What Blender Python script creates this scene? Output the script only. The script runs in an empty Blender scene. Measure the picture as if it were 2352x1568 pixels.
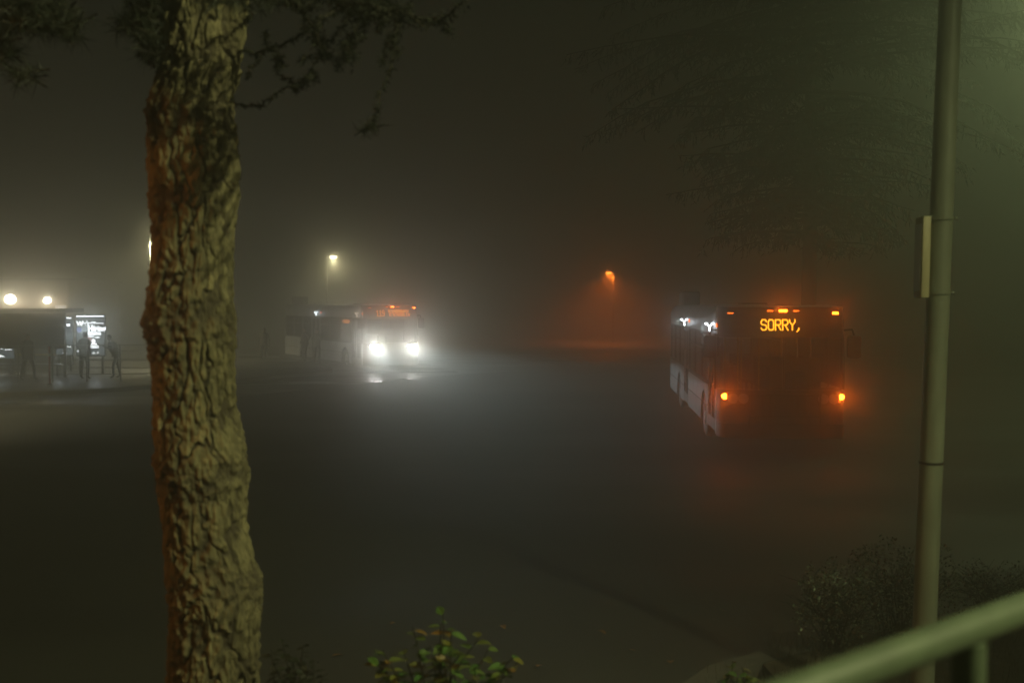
import bpy, bmesh, math, random
import numpy as np
from mathutils import Vector, Matrix
R = math.radians
PI = math.pi
scene = bpy.context.scene
col = scene.collection

# ---------------------------------------------------------------- camera
F = 35.0 / 36.0 * 2352.0            # focal length in pixels of the 2352 px wide photograph
H = 3.05                            # eye height above the bus loop
HORIZON = 697.0
PITCH = math.atan((784.0 - HORIZON) / F)
cd = bpy.data.cameras.new('camera'); cam = bpy.data.objects.new('camera', cd); col.objects.link(cam)
cam.location = (0, 0, H); cam.rotation_euler = (PI / 2 - PITCH, 0, 0)
cd.lens = 35; cd.sensor_width = 36; cd.clip_start = 0.05; cd.clip_end = 600
cd.dof.use_dof = True; cd.dof.focus_distance = 24.0; cd.dof.aperture_fstop = 2.2
scene.camera = cam
# ---------------------------------------------------------------- world: dull urban night sky
w = bpy.data.worlds.new('World'); scene.world = w; w.use_nodes = True
bg = w.node_tree.nodes['Background']; bg.inputs[0].default_value = (0.78, 0.92, 0.50, 1); bg.inputs[1].default_value = 0.0045
vs = scene.view_settings
vs.view_transform = 'Standard'; vs.look = 'None'; vs.exposure = 0; vs.gamma = 1; vs.use_curve_mapping = False
cy = scene.cycles
cy.volume_bounces = 3; cy.max_bounces = 6; cy.diffuse_bounces = 2; cy.glossy_bounces = 2; cy.transparent_max_bounces = 16
cy.transmission_bounces = 4; cy.sample_clamp_indirect = 1.5; cy.sample_clamp_direct = 0
cy.use_denoising = True; cy.caustics_reflective = False; cy.caustics_refractive = False
cy.use_adaptive_sampling = False
FOG = 0.016; FOG_G = 0.72; FOG_FWD = 0.017; FOG_FWD_G = 0.96

# ---------------------------------------------------------------- lamps (power, colour) in one place
WARM = (1.0, 0.88, 0.50); SODIUM = (1.0, 0.17, 0.012); AMBER = (1.0, 0.13, 0.006)
GREENISH = (0.80, 1.0, 0.46); TAN = (0.95, 0.96, 0.47); COOL = (0.78, 0.95, 1.0)
P_LAMP_B = 3600; P_LAMP_A = 1400; P_LAMP_C = 8200; P_RIGHT = 2400; P_BEHIND = 5100; P_LEFT = 190; P_LEFT_FILL = 3400
P_HEAD_SPOT = 2100; P_HEAD_GLOW = 85; P_SIGNAL = 7.5; P_CLEAR = 4; P_WALL = 150; P_AD = 34

# ---------------------------------------------------------------- helpers
def proj(px, py, d):
    """pixel of the photograph (2352 px wide) at ground distance d -> point (x, y, z)"""
    return Vector(((px - 1176.0) / F * d, d, H - (py - HORIZON) / F * d))

def tag(o, label=None, cat=None, group=None, kind=None):
    if label: o['label'] = label
    if cat: o['category'] = cat
    if group: o['group'] = group
    if kind: o['kind'] = kind
    return o

def empty(name, loc, rz=0.0):
    o = bpy.data.objects.new(name, None); o.empty_display_size = 0.2
    o.location = loc; o.rotation_euler = (0, 0, rz); col.objects.link(o)
    return o

class MB:
    def __init__(s): s.v = []; s.f = []; s.m = []
    def add(s, verts, faces, mi=0):
        n = len(s.v); s.v += [tuple(p) for p in verts]
        for f in faces: s.f.append(tuple(i + n for i in f)); s.m.append(mi)
    def box(s, x0, x1, y0, y1, z0, z1, b=0.0, mi=0):
        if b <= 0:
            s.add([(x0,y0,z0),(x1,y0,z0),(x1,y1,z0),(x0,y1,z0),(x0,y0,z1),(x1,y0,z1),(x1,y1,z1),(x0,y1,z1)],
                  [(0,3,2,1),(4,5,6,7),(0,1,5,4),(1,2,6,5),(2,3,7,6),(3,0,4,7)], mi); return
        bm = bmesh.new(); bmesh.ops.create_cube(bm, size=1)
        for q in bm.verts: q.co = Vector(((x0+x1)/2+q.co.x*(x1-x0), (y0+y1)/2+q.co.y*(y1-y0), (z0+z1)/2+q.co.z*(z1-z0)))
        bmesh.ops.bevel(bm, geom=bm.edges[:], offset=b, segments=2, affect='EDGES', profile=0.5)
        bm.verts.index_update()
        s.add([q.co for q in bm.verts], [[q.index for q in f.verts] for f in bm.faces], mi); bm.free()
    def tube(s, pts, rad, n=8, cap=True, mi=0):
        pts = [Vector(p) for p in pts]
        if not hasattr(rad, '__len__'): rad = [rad] * len(pts)
        rings = []; up = None
        for i, p in enumerate(pts):
            d = (pts[min(i+1, len(pts)-1)] - pts[max(i-1, 0)]).normalized()
            if up is None:
                up = Vector((0, 0, 1)) if abs(d.z) < 0.9 else Vector((1, 0, 0))
            a = d.cross(up)
            if a.length < 1e-5: a = d.cross(Vector((0.3, 1, 0.2)))
            a.normalize(); b = a.cross(d).normalized(); up = b
            rings.append([p + (a * math.cos(2*PI*k/n) + b * math.sin(2*PI*k/n)) * rad[i] for k in range(n)])
        vv = [q for r in rings for q in r]; ff = []
        for i in range(len(pts)-1):
            for k in range(n):
                ff.append((i*n+k, i*n+(k+1) % n, (i+1)*n+(k+1) % n, (i+1)*n+k))
        if cap:
            ff.append(tuple(range(n))); ff.append(tuple((len(pts)-1)*n + k for k in reversed(range(n))))
        s.add(vv, ff, mi)
    def ball(s, c, rx, ry, rz, nu=14, nv=9, mi=0):
        vv = [(c[0], c[1], c[2]-rz)]; ff = []
        for j in range(1, nv):
            ph = -PI/2 + PI*j/nv
            for i in range(nu):
                t = 2*PI*i/nu
                vv.append((c[0]+rx*math.cos(ph)*math.cos(t), c[1]+ry*math.cos(ph)*math.sin(t), c[2]+rz*math.sin(ph)))
        vv.append((c[0], c[1], c[2]+rz)); L = len(vv)-1
        for i in range(nu):
            ff.append((0, 1+(i+1) % nu, 1+i)); b = 1+(nv-2)*nu; ff.append((L, b+i, b+(i+1) % nu))
            for j in range(nv-2):
                a = 1+j*nu; ff.append((a+i, a+(i+1) % nu, a+nu+(i+1) % nu, a+nu+i))
        s.add(vv, ff, mi)
    def prism(s, poly, axis, a, b, mi=0):
        """extrude a 2D polygon along axis from a to b; axis x: poly is (y,z), y: (x,z), z: (x,y)"""
        mk = {'x': lambda p, t: (t, p[0], p[1]), 'y': lambda p, t: (p[0], t, p[1]), 'z': lambda p, t: (p[0], p[1], t)}[axis]
        n = len(poly)
        s.add([mk(p, a) for p in poly] + [mk(p, b) for p in poly],
              [tuple(reversed(range(n))), tuple(range(n, 2*n))] + [(i, (i+1) % n, n+(i+1) % n, n+i) for i in range(n)], mi)
    def build(s, name, mats, parent=None, smooth=False, loc=None, fixn=True):
        me = bpy.data.meshes.new(name); me.from_pydata(s.v, [], s.f)
        if not isinstance(mats, (list, tuple)): mats = [mats]
        for m in mats: me.materials.append(m)
        me.polygons.foreach_set('material_index', s.m)
        if fixn:
            bm = bmesh.new(); bm.from_mesh(me); bmesh.ops.recalc_face_normals(bm, faces=bm.faces); bm.to_mesh(me); bm.free()
        if smooth:
            me.polygons.foreach_set('use_smooth', [True] * len(me.polygons))
            if smooth == 'auto':
                me.set_sharp_from_angle(angle=R(38))
        me.update()
        o = bpy.data.objects.new(name, me); col.objects.link(o)
        if parent: o.parent = parent
        if loc: o.location = loc
        return o

# ---------------------------------------------------------------- materials
def nt_new(name):
    m = bpy.data.materials.new(name); m.use_nodes = True; nt = m.node_tree
    return m, nt, nt.nodes['Principled BSDF']
def N(nt, t, **k):
    n = nt.nodes.new(t)
    for a, b in k.items(): setattr(n, a, b)
    return n
def ramp(nt, stops):
    n = nt.nodes.new('ShaderNodeValToRGB'); e = n.color_ramp.elements
    while len(e) < len(stops): e.new(0.5)
    for q, (p, c) in zip(e, stops): q.position = p; q.color = (*c, 1)
    return n
def mat(name, c, rough=0.6, metal=0.0, var=0.25, scale=6.0, bump=0.0, spec=0.5, stretch=(1, 1, 1)):
    m, nt, p = nt_new(name)
    tc = N(nt, 'ShaderNodeTexCoord'); mp = N(nt, 'ShaderNodeMapping'); mp.inputs['Scale'].default_value = stretch
    nz = N(nt, 'ShaderNodeTexNoise'); nz.inputs['Scale'].default_value = scale; nz.inputs['Detail'].default_value = 6
    nt.links.new(tc.outputs['Object'], mp.inputs[0]); nt.links.new(mp.outputs[0], nz.inputs['Vector'])
    rp = ramp(nt, [(0.3, [q*(1-var) for q in c]), (0.7, [min(1, q*(1+var)) for q in c])])
    nt.links.new(nz.outputs['Fac'], rp.inputs[0]); nt.links.new(rp.outputs[0], p.inputs['Base Color'])
    p.inputs['Roughness'].default_value = rough; p.inputs['Metallic'].default_value = metal
    p.inputs['Specular IOR Level'].default_value = spec
    if bump:
        b = N(nt, 'ShaderNodeBump'); b.inputs['Strength'].default_value = bump; b.inputs['Distance'].default_value = 0.02
        nt.links.new(nz.outputs['Fac'], b.inputs['Height']); nt.links.new(b.outputs[0], p.inputs['Normal'])
    return m
def emit(name, c, s):
    m = bpy.data.materials.new(name); m.use_nodes = True; nt = m.node_tree; nt.nodes.clear()
    e = N(nt, 'ShaderNodeEmission'); o = N(nt, 'ShaderNodeOutputMaterial')
    e.inputs[0].default_value = (*c, 1); e.inputs[1].default_value = s
    nt.links.new(e.outputs[0], o.inputs[0]); return m
def glass(name, tint, refl=0.08):
    m = bpy.data.materials.new(name); m.use_nodes = True; nt = m.node_tree; nt.nodes.clear()
    t = N(nt, 'ShaderNodeBsdfTransparent'); t.inputs[0].default_value = (*tint, 1)
    g = N(nt, 'ShaderNodeBsdfGlossy'); g.inputs['Roughness'].default_value = 0.06; g.inputs[0].default_value = (0.8, 0.85, 0.9, 1)
    fr = N(nt, 'ShaderNodeFresnel'); fr.inputs[0].default_value = 1.45
    mx = N(nt, 'ShaderNodeMixShader'); o = N(nt, 'ShaderNodeOutputMaterial')
    nt.links.new(fr.outputs[0], mx.inputs[0]); nt.links.new(t.outputs[0], mx.inputs[1]); nt.links.new(g.outputs[0], mx.inputs[2])
    nt.links.new(mx.outputs[0], o.inputs[0]); return m
def leafmat(name, cols, rough=0.5, trans=0.25):
    m, nt, p = nt_new(name)
    g = N(nt, 'ShaderNodeNewGeometry')
    rp = ramp(nt, [(i / max(1, len(cols)-1), c) for i, c in enumerate(cols)])
    nt.links.new(g.outputs['Random Per Island'], rp.inputs[0]); nt.links.new(rp.outputs[0], p.inputs['Base Color'])
    p.inputs['Roughness'].default_value = rough; p.inputs['Specular IOR Level'].default_value = 0.4
    return m
def asphalt(name='asphalt', cols=((0.022, 0.022, 0.020), (0.034, 0.033, 0.030), (0.052, 0.050, 0.045)), rr=(0.60, 0.90), sc=0.22):
    m, nt, p = nt_new(name)
    tc = N(nt, 'ShaderNodeTexCoord')
    a = N(nt, 'ShaderNodeTexNoise'); a.inputs['Scale'].default_value = sc; a.inputs['Detail'].default_value = 5
    mp = N(nt, 'ShaderNodeMapping'); mp.inputs['Scale'].default_value = (0.35, 1.0, 1); mp.inputs['Rotation'].default_value = (0, 0, R(-8))
    nt.links.new(tc.outputs['Object'], mp.inputs[0]); nt.links.new(mp.outputs[0], a.inputs['Vector'])
    b = N(nt, 'ShaderNodeTexNoise'); b.inputs['Scale'].default_value = 60; b.inputs['Detail'].default_value = 4
    nt.links.new(tc.outputs['Object'], b.inputs['Vector'])
    rp = ramp(nt, list(zip((0.3, 0.5, 0.72), cols)))
    mx = N(nt, 'ShaderNodeMix', data_type='FLOAT'); mx.inputs[0].default_value = 0.35
    nt.links.new(a.outputs['Fac'], mx.inputs[2]); nt.links.new(b.outputs['Fac'], mx.inputs[3])
    nt.links.new(mx.outputs[0], rp.inputs[0]); nt.links.new(rp.outputs[0], p.inputs['Base Color'])
    r2 = ramp(nt, [(0.40, (rr[0],)*3), (0.60, (rr[1],)*3)])
    nt.links.new(a.outputs['Fac'], r2.inputs[0]); nt.links.new(r2.outputs[0], p.inputs['Roughness'])
    bp = N(nt, 'ShaderNodeBump'); bp.inputs['Strength'].default_value = 0.35; bp.inputs['Distance'].default_value = 0.01
    nt.links.new(b.outputs['Fac'], bp.inputs['Height']); nt.links.new(bp.outputs[0], p.inputs['Normal'])
    return m
def barkmat():
    m, nt, p = nt_new('bark')
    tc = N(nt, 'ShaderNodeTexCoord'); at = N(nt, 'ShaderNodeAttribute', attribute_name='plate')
    mp = N(nt, 'ShaderNodeMapping'); mp.inputs['Scale'].default_value = (1, 1, 0.3)
    nt.links.new(tc.outputs['Object'], mp.inputs[0])
    n1 = N(nt, 'ShaderNodeTexNoise'); n1.inputs['Scale'].default_value = 7; n1.inputs['Detail'].default_value = 6
    n2 = N(nt, 'ShaderNodeTexNoise'); n2.inputs['Scale'].default_value = 48; n2.inputs['Detail'].default_value = 8
    nt.links.new(mp.outputs[0], n1.inputs['Vector']); nt.links.new(mp.outputs[0], n2.inputs['Vector'])
    rp = ramp(nt, [(0.34, (0.05, 0.044, 0.026)), (0.44, (0.12, 0.105, 0.060)), (0.55, (0.195, 0.172, 0.095)), (0.66, (0.25, 0.217, 0.118)), (0.74, (0.29, 0.19, 0.095))])
    mx = N(nt, 'ShaderNodeMix', data_type='FLOAT'); mx.inputs[0].default_value = 0.5
    nt.links.new(n1.outputs['Fac'], mx.inputs[2]); nt.links.new(n2.outputs['Fac'], mx.inputs[3]); nt.links.new(mx.outputs[0], rp.inputs[0])
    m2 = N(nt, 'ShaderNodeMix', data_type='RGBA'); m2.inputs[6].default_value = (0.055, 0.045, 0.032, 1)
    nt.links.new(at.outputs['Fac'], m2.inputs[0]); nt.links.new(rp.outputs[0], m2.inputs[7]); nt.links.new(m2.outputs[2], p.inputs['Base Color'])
    p.inputs['Roughness'].default_value = 0.9; p.inputs['Specular IOR Level'].default_value = 0.2
    bp = N(nt, 'ShaderNodeBump'); bp.inputs['Strength'].default_value = 0.9; bp.inputs['Distance'].default_value = 0.012
    nt.links.new(n2.outputs['Fac'], bp.inputs['Height']); nt.links.new(bp.outputs[0], p.inputs['Normal'])
    return m

M = {}
M['asphalt'] = asphalt()
M['concrete'] = mat('concrete', (0.07, 0.064, 0.056), 0.75, var=0.3, scale=3, bump=0.3)
M['slab'] = asphalt('bay_concrete', ((0.028, 0.027, 0.025), (0.042, 0.041, 0.038), (0.06, 0.058, 0.053)), (0.26, 0.62), 0.32)
M['joint'] = mat('joint_filler', (0.02, 0.02, 0.02), 0.8)
M['soil'] = mat('soil', (0.05, 0.038, 0.024), 0.95, var=0.5, scale=9, bump=0.8)
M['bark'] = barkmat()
M['twig'] = mat('twig_bark', (0.022, 0.018, 0.013), 0.9, var=0.4, scale=30)
M['lichen'] = leafmat('lichen', [(0.008, 0.010, 0.006), (0.016, 0.018, 0.010), (0.012, 0.011, 0.007)], 0.9)
M['needle'] = leafmat('pine_needle', [(0.006, 0.010, 0.005), (0.010, 0.017, 0.007), (0.013, 0.012, 0.006)], 0.6)
M['conifer'] = leafmat('conifer_foliage', [(0.012, 0.022, 0.012), (0.022, 0.035, 0.018), (0.03, 0.042, 0.02)], 0.7)
M['busgrey'] = mat('bus_grey_paint', (0.42, 0.43, 0.44), 0.32, var=0.12, scale=1.5, spec=0.5)
M['buswhite'] = mat('bus_side_panel', (0.55, 0.57, 0.60), 0.35, var=0.16, scale=1.7)
M['busdark'] = mat('bus_dark_paint', (0.04, 0.042, 0.045), 0.3, var=0.2, scale=2)
M['black'] = mat('black_rubber', (0.018, 0.018, 0.018), 0.55, var=0.3)
M['trimgrey'] = mat('grey_trim', (0.16, 0.165, 0.17), 0.4, var=0.2)
M['metal'] = mat('brushed_metal', (0.55, 0.55, 0.55), 0.35, metal=0.9, var=0.15, scale=12)
M['galv'] = mat('galvanised_steel', (0.30, 0.31, 0.29), 0.5, metal=0.35, var=0.2, scale=14, stretch=(1, 1, 0.25))
M['polegrey'] = mat('pole_paint', (0.20, 0.22, 0.16), 0.5, metal=0.0, var=0.2, scale=9, bump=0.1, stretch=(1, 1, 0.3))
M['railpaint'] = mat('railing_paint', (0.088, 0.115, 0.07), 0.45, var=0.15, scale=18, bump=0.05)
M['signplate'] = mat('sign_plate', (0.42, 0.38, 0.22), 0.5, var=0.12, scale=8, stretch=(3, 3, 0.5))
M['seat'] = mat('seat_fabric', (0.05, 0.08, 0.22), 0.85, var=0.3, scale=20)
M['yellow'] = mat('yellow_paint', (0.60, 0.42, 0.04), 0.45, var=0.15)
M['red'] = mat('red_paint', (0.45, 0.05, 0.03), 0.5)
M['wall'] = mat('plaster_wall', (0.16, 0.10, 0.062), 0.85, var=0.15, scale=1.5)
M['darkpanel'] = mat('shelter_panel', (0.06, 0.06, 0.055), 0.6, var=0.2, scale=2)
M['white'] = mat('white_paint', (0.7, 0.7, 0.68), 0.6, var=0.1)
M['glass_dark'] = glass('tinted_window', (0.30, 0.32, 0.33))
M['glass'] = glass('windscreen_glass', (0.72, 0.75, 0.76))
M['lampoff'] = mat('unlit_lamp_glass', (0.35, 0.36, 0.38), 0.12, var=0.1)
M['amber'] = emit('amber_signal', AMBER, 60)
M['amberdim'] = emit('amber_marker', AMBER, 5)
M['amberbright'] = emit('amber_marker_bright', AMBER, 32)
M['led'] = emit('led_amber', (1.0, 0.27, 0.012), 4.0)
M['ledbright'] = emit('led_amber_bright', (1.0, 0.34, 0.014), 4.2)
M['head'] = emit('headlight_lens', (1.0, 0.97, 0.9), 160)
M['doorlamp'] = emit('door_lamp_glow', (0.85, 0.94, 1.0), 9)
M['doorlampwarm'] = emit('door_lamp_warm_glow', (1.0, 0.8, 0.55), 4)
M['lens_dim'] = emit('side_lamp_lens', (1.0, 0.6, 0.3), 5)
M['lens_wall'] = emit('wall_lamp_lens', (1.0, 0.93, 0.76), 42)
M['lens_warm'] = emit('warm_lamp_lens', WARM, 52)
M['lens_sodium'] = emit('sodium_lamp_lens', (1.0, 0.25, 0.03), 160)
M['lens_green'] = emit('greenish_lamp_lens', GREENISH, 10)
M['adwhite'] = emit('poster_white', (0.92, 0.97, 1.0), 6.5)
M['adgrey'] = emit('poster_dark', (0.45, 0.60, 0.70), 0.24)
M['adblue'] = emit('poster_blue', (0.30, 0.38, 0.85), 1.2)
M['adred'] = emit('poster_red', (0.9, 0.3, 0.28), 0.8)
M['adstrip'] = emit('light_strip', (0.88, 0.95, 1.0), 9.0)
M['skin'] = mat('skin', (0.36, 0.22, 0.15), 0.6)
M['jacket'] = mat('dark_jacket', (0.018, 0.018, 0.02), 0.85)
M['jacket2'] = mat('grey_jacket', (0.06, 0.06, 0.06), 0.85)
M['jacket3'] = mat('pale_coat', (0.22, 0.21, 0.19), 0.85)
M['trousers'] = mat('dark_trousers', (0.022, 0.023, 0.03), 0.85)
M['hair'] = mat('dark_hair', (0.015, 0.011, 0.008), 0.6)
M['plantleaf'] = leafmat('plant_leaf', [(0.035, 0.08, 0.015), (0.05, 0.11, 0.02), (0.075, 0.095, 0.02), (0.05, 0.12, 0.03), (0.08, 0.14, 0.03), (0.13, 0.12, 0.02), (0.06, 0.10, 0.02), (0.20, 0.10, 0.02)], 0.45)
M['bushleaf'] = leafmat('bush_leaf', [(0.04, 0.06, 0.04), (0.09, 0.13, 0.09), (0.32, 0.38, 0.28), (0.18, 0.11, 0.06), (0.06, 0.09, 0.06), (0.24, 0.29, 0.21)], 0.4)
M['drybush'] = leafmat('dry_bush_leaf', [(0.07, 0.05, 0.03), (0.12, 0.07, 0.035), (0.05, 0.05, 0.03)], 0.6)
M['fallen'] = leafmat('fallen_leaf', [(0.16, 0.08, 0.02), (0.20, 0.10, 0.03), (0.12, 0.06, 0.02)], 0.7)
M['grass'] = leafmat('dry_grass', [(0.07, 0.06, 0.03), (0.05, 0.06, 0.025)], 0.7)

def light(name, kind, loc, energy, color, parent=None, radius=0.08, spot=None, blend=0.4, aim=None, scale=None):
    ld = bpy.data.lights.new(name, kind); ld.energy = energy; ld.color = color
    ld.shadow_soft_size = radius
    if kind == 'SPOT': ld.spot_size = R(spot); ld.spot_blend = blend
    o = bpy.data.objects.new(name, ld); col.objects.link(o); o.location = loc
    if aim is not None: o.rotation_euler = Vector(aim).to_track_quat('-Z', 'Y').to_euler()
    if scale: o.scale = scale
    if parent: o.parent = parent
    return o

# stroke letters for LED signs: polylines in a unit box
ST = {
 'S': [[(1,.82),(.78,1),(.22,1),(0,.82),(0,.66),(.2,.52),(.8,.48),(1,.34),(1,.18),(.78,0),(.22,0),(0,.18)]],
 'O': [[(.22,0),(0,.18),(0,.82),(.22,1),(.78,1),(1,.82),(1,.18),(.78,0),(.22,0)]],
 'R': [[(0,0),(0,1),(.78,1),(1,.84),(1,.66),(.78,.5),(0,.5)],[(.45,.5),(1,0)]],
 'Y': [[(0,1),(0,.8),(.5,.46),(1,.8),(1,1)],[(.5,.46),(.5,0)]],
 ',': [[(.35,.18),(.35,.02),(.05,-.16)]],
 '1': [[(.15,.82),(.5,1),(.5,0)],[(.15,0),(.85,0)]],
 '9': [[(1,.5),(.25,.5),(0,.65),(0,.85),(.25,1),(.75,1),(1,.85),(1,.15),(.75,0),(.2,0),(0,.12)]],
 'K': [[(0,0),(0,1)],[(1,1),(0,.5),(1,0)]],
 'I': [[(.2,1),(.8,1)],[(.5,1),(.5,0)],[(.2,0),(.8,0)]],
 'N': [[(0,0),(0,1),(1,0),(1,1)]],
 'G': [[(1,.85),(.78,1),(.22,1),(0,.82),(0,.18),(.22,0),(.78,0),(1,.18),(1,.48),(.55,.48)]],
 'W': [[(0,1),(.15,0),(.5,.55),(.85,0),(1,1)]],
 'A': [[(0,0),(0,.7),(.3,1),(.7,1),(1,.7),(1,0)],[(0,.42),(1,.42)]],
 'T': [[(0,1),(1,1)],[(.5,1),(.5,0)]],
 'M': [[(0,0),(0,1),(.5,.5),(1,1),(1,0)]],
 'E': [[(1,1),(0,1),(0,0),(1,0)],[(0,.52),(.75,.52)]],
}
def strokes(mb, text, x, z, cw, ch, gap, t, y, depth=0.006, flip=False):
    """LED strokes on the plane y, advancing in +x (flip: on plane x=y, advancing towards -y)"""
    for c in text:
        for line in ST.get(c, []):
            for (ax, az), (bx, bz) in zip(line[:-1], line[1:]):
                a = Vector((x+ax*cw, z+az*ch)); b = Vector((x+bx*cw, z+bz*ch))
                d = (b-a)
                if d.length < 1e-6: continue
                d.normalize(); n = Vector((-d.y, d.x))*t/2; a2 = a-d*t/2; b2 = b+d*t/2
                q = [a2-n, b2-n, b2+n, a2+n]
                if flip: mb.add([(y, -p.x, p.y) for p in q], [(0, 1, 2, 3)])
                else: mb.add([(p.x, y, p.y) for p in q], [(0, 1, 2, 3)])
        x += cw*(0.62 if c == ',' else 1.0)+gap
    return x

# ================================================================ setting
rnd = random.Random(5)
def grid(name, x0, x1, y0, y1, nx, ny, zf, m, kind='structure'):
    mb = MB()
    for j in range(ny+1):
        for i in range(nx+1):
            x = x0+(x1-x0)*i/nx; y = y0+(y1-y0)*j/ny; mb.v.append((x, y, zf(x, y)))
    for j in range(ny):
        for i in range(nx):
            a = j*(nx+1)+i; mb.f.append((a, a+1, a+nx+2, a+nx+1)); mb.m.append(0)
    o = mb.build(name, m, smooth=True, fixn=False); o['kind'] = kind; return o
grid('bus_loop_asphalt', -96, 96, -14, 168, 4, 4, lambda x, y: 0.0, M['asphalt'])

# raised bank and footpath under the camera
from mathutils import noise as mnoise
def bank_z(x, y):
    t = min(1, max(0, (7.4 + 0.25*math.sin(x*0.6) - y)/5.0))
    z = 1.45*t*t*(3-2*t)
    if y > 2.6: z += 0.05*mnoise.noise(Vector((x*1.3, y*1.3, 0)))*min(1, max(0, t*6))
    return z + 0.004 if t > 0 else -0.15
grid('planted_bank', -14, 14, 2.3, 8.0, 112, 46, bank_z, M['soil'])
mb = MB(); mb.box(-14, 14, -12, 2.3, 1.2, 1.455); o = mb.build('footpath', M['concrete']); o['kind'] = 'structure'
# planted verge with kerb on the right, where the bushes stand
mb = MB(); mb.prism([(2.05, 8.25), (3.0, 8.9), (9.5, 10.6), (9.5, 7.3), (2.1, 7.3)], 'z', 0.0, 0.10)
o = mb.build('planting_bed', M['soil']); o['kind'] = 'structure'
def kerb(name, pts, wd=0.16, h=0.14):
    mb = MB()
    P = [Vector((x, y, 0)) for x, y in pts]
    L = []
    for i, p in enumerate(P):
        d = (P[min(i+1, len(P)-1)]-P[max(0, i-1)]).normalized(); n = Vector((-d.y, d.x, 0)); L.append((p, n))
    vv = []
    for p, n in L:
        for k, z in ((0, -0.02), (0, h-0.02), (0.02, h), (wd, h), (wd, -0.02)): vv.append(p+n*k+Vector((0, 0, z)))
    ff = []
    for i in range(len(P)-1):
        for k in range(4): ff.append((i*5+k, i*5+k+1, (i+1)*5+k+1, (i+1)*5+k))
    ff += [(4, 3, 2, 1, 0), tuple((len(P)-1)*5+k for k in range(5))]
    mb.add(vv, ff); o = mb.build(name, M['concrete']); o['kind'] = 'structure'; return o
kerb('bed_kerb', [(1.30, 7.55), (1.62, 8.0), (2.00, 8.24), (2.45, 8.5), (3.2, 8.98), (9.5, 10.64)], -0.18, 0.11)

# concrete bus bay (flush with the asphalt) and raised waiting platform
def curve(pts, n=10):
    out = []
    P = [Vector((*p, 0)) for p in pts]; P = [P[0]*2-P[1]]+P+[P[-1]*2-P[-2]]
    for i in range(1, len(P)-2):
        for k in range(n):
            t = k/n; a, b, c, d = P[i-1:i+3]
            q = 0.5*((2*b)+(c-a)*t+(2*a-5*b+4*c-d)*t*t+(3*b-a-3*c+d)*t**3); out.append((q.x, q.y))
    out.append((P[-2].x, P[-2].y)); return out
bay = curve([(-30, 28.2), (-14.9, 29.0), (-10.9, 29.9), (-9.0, 32.4), (-6.3, 36.6), (-3.5, 41.0), (-1.2, 43.6), (4, 46.5), (16, 48)])
mb = MB(); mb.add([(x, y, 0.004) for x, y in bay]+[(16, 60, 0.004), (-30, 60, 0.004)], [tuple(range(len(bay)+2))])
o = mb.build('bay_pavement', M['slab'], fixn=False); o['kind'] = 'structure'
mb = MB(); vv = []
for x, y in bay: vv += [(x, y-0.07, 0.009), (x, y+0.09, 0.009)]
mb.add(vv, [(2*i, 2*i+2, 2*i+3, 2*i+1) for i in range(len(bay)-1)]); o = mb.build('pavement_joint', M['joint'], fixn=False); o['kind'] = 'structure'
edge = curve([(-30, 26.5+4.4), (-16.7, 32.6), (-12.9, 35.4), (-10.6, 38.7), (-8.6, 42.0), (-8.0, 44.2), (-9.3, 48.0), (-12.9, 55.2), (-18, 65.5)])
mb = MB(); mb.prism([(x-0.16, y+0.1) for x, y in edge]+[(-40, 66), (-40, 31)], 'z', 0.0, 0.145)
o = mb.build('waiting_platform', M['slab']); o['kind'] = 'structure'
kerb('platform_kerb', edge, 0.2, 0.15)
PZ = 0.145

# ================================================================ buses
def arch_side(y0, y1, z0, z1, axles, r=0.56):
    """side panel outline in (y,z), bottom edge cut by wheel arches"""
    pts = [(y0, z1), (y0, z0)]
    for a in axles:
        if y0 < a < y1:
            pts += [(a-r, z0)]+[(a-r*math.cos(PI*k/12), 0.50+(r)*math.sin(PI*k/12)) for k in range(13)]+[(a+r, z0)]
    pts += [(y1, z0), (y1, z1)]
    return pts

def front_pt(s, z):
    """front face: s in -1..1 across, bulging plan and raked upper half"""
    x = 1.29*math.copysign(1-(1-abs(s))**1.6, s) if abs(s) < 1 else 1.29*s
    y = 0.02+0.10*abs(s)**2+0.42*max(0, (abs(s)-0.72)/0.28)**2.2
    y += 0.16*max(0, (z-1.2)/1.8)**1.4
    return x, y
def front_strip(mb, z0, z1, s0=-1.0, s1=1.0, n=28, nz=5, off=0.0, th=0.03, mi=0):
    vv = []; ff = []
    for j in range(nz+1):
        z = z0+(z1-z0)*j/nz
        for i in range(n+1):
            x, y = front_pt(s0+(s1-s0)*i/n, z); vv.append((x, y-off, z))
    k = len(vv)
    for j in range(nz+1):
        for i in range(n+1):
            x, y, z = vv[j*(n+1)+i]; vv.append((x*0.985, y+th, z))
    q = n+1
    for j in range(nz):
        for i in range(n):
            a = j*q+i; ff += [(a, a+1, a+q+1, a+q), (k+a, k+a+q, k+a+q+1, k+a+1)]
    for i in range(n):
        ff += [(i, k+i, k+i+1, i+1), (nz*q+i, nz*q+i+1, k+nz*q+i+1, k+nz*q+i)]
    for j in range(nz):
        ff += [(j*q, (j+1)*q, k+(j+1)*q, k+j*q), (j*q+n, k+j*q+n, k+(j+1)*q+n, (j+1)*q+n)]
    mb.add(vv, ff, mi)

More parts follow.
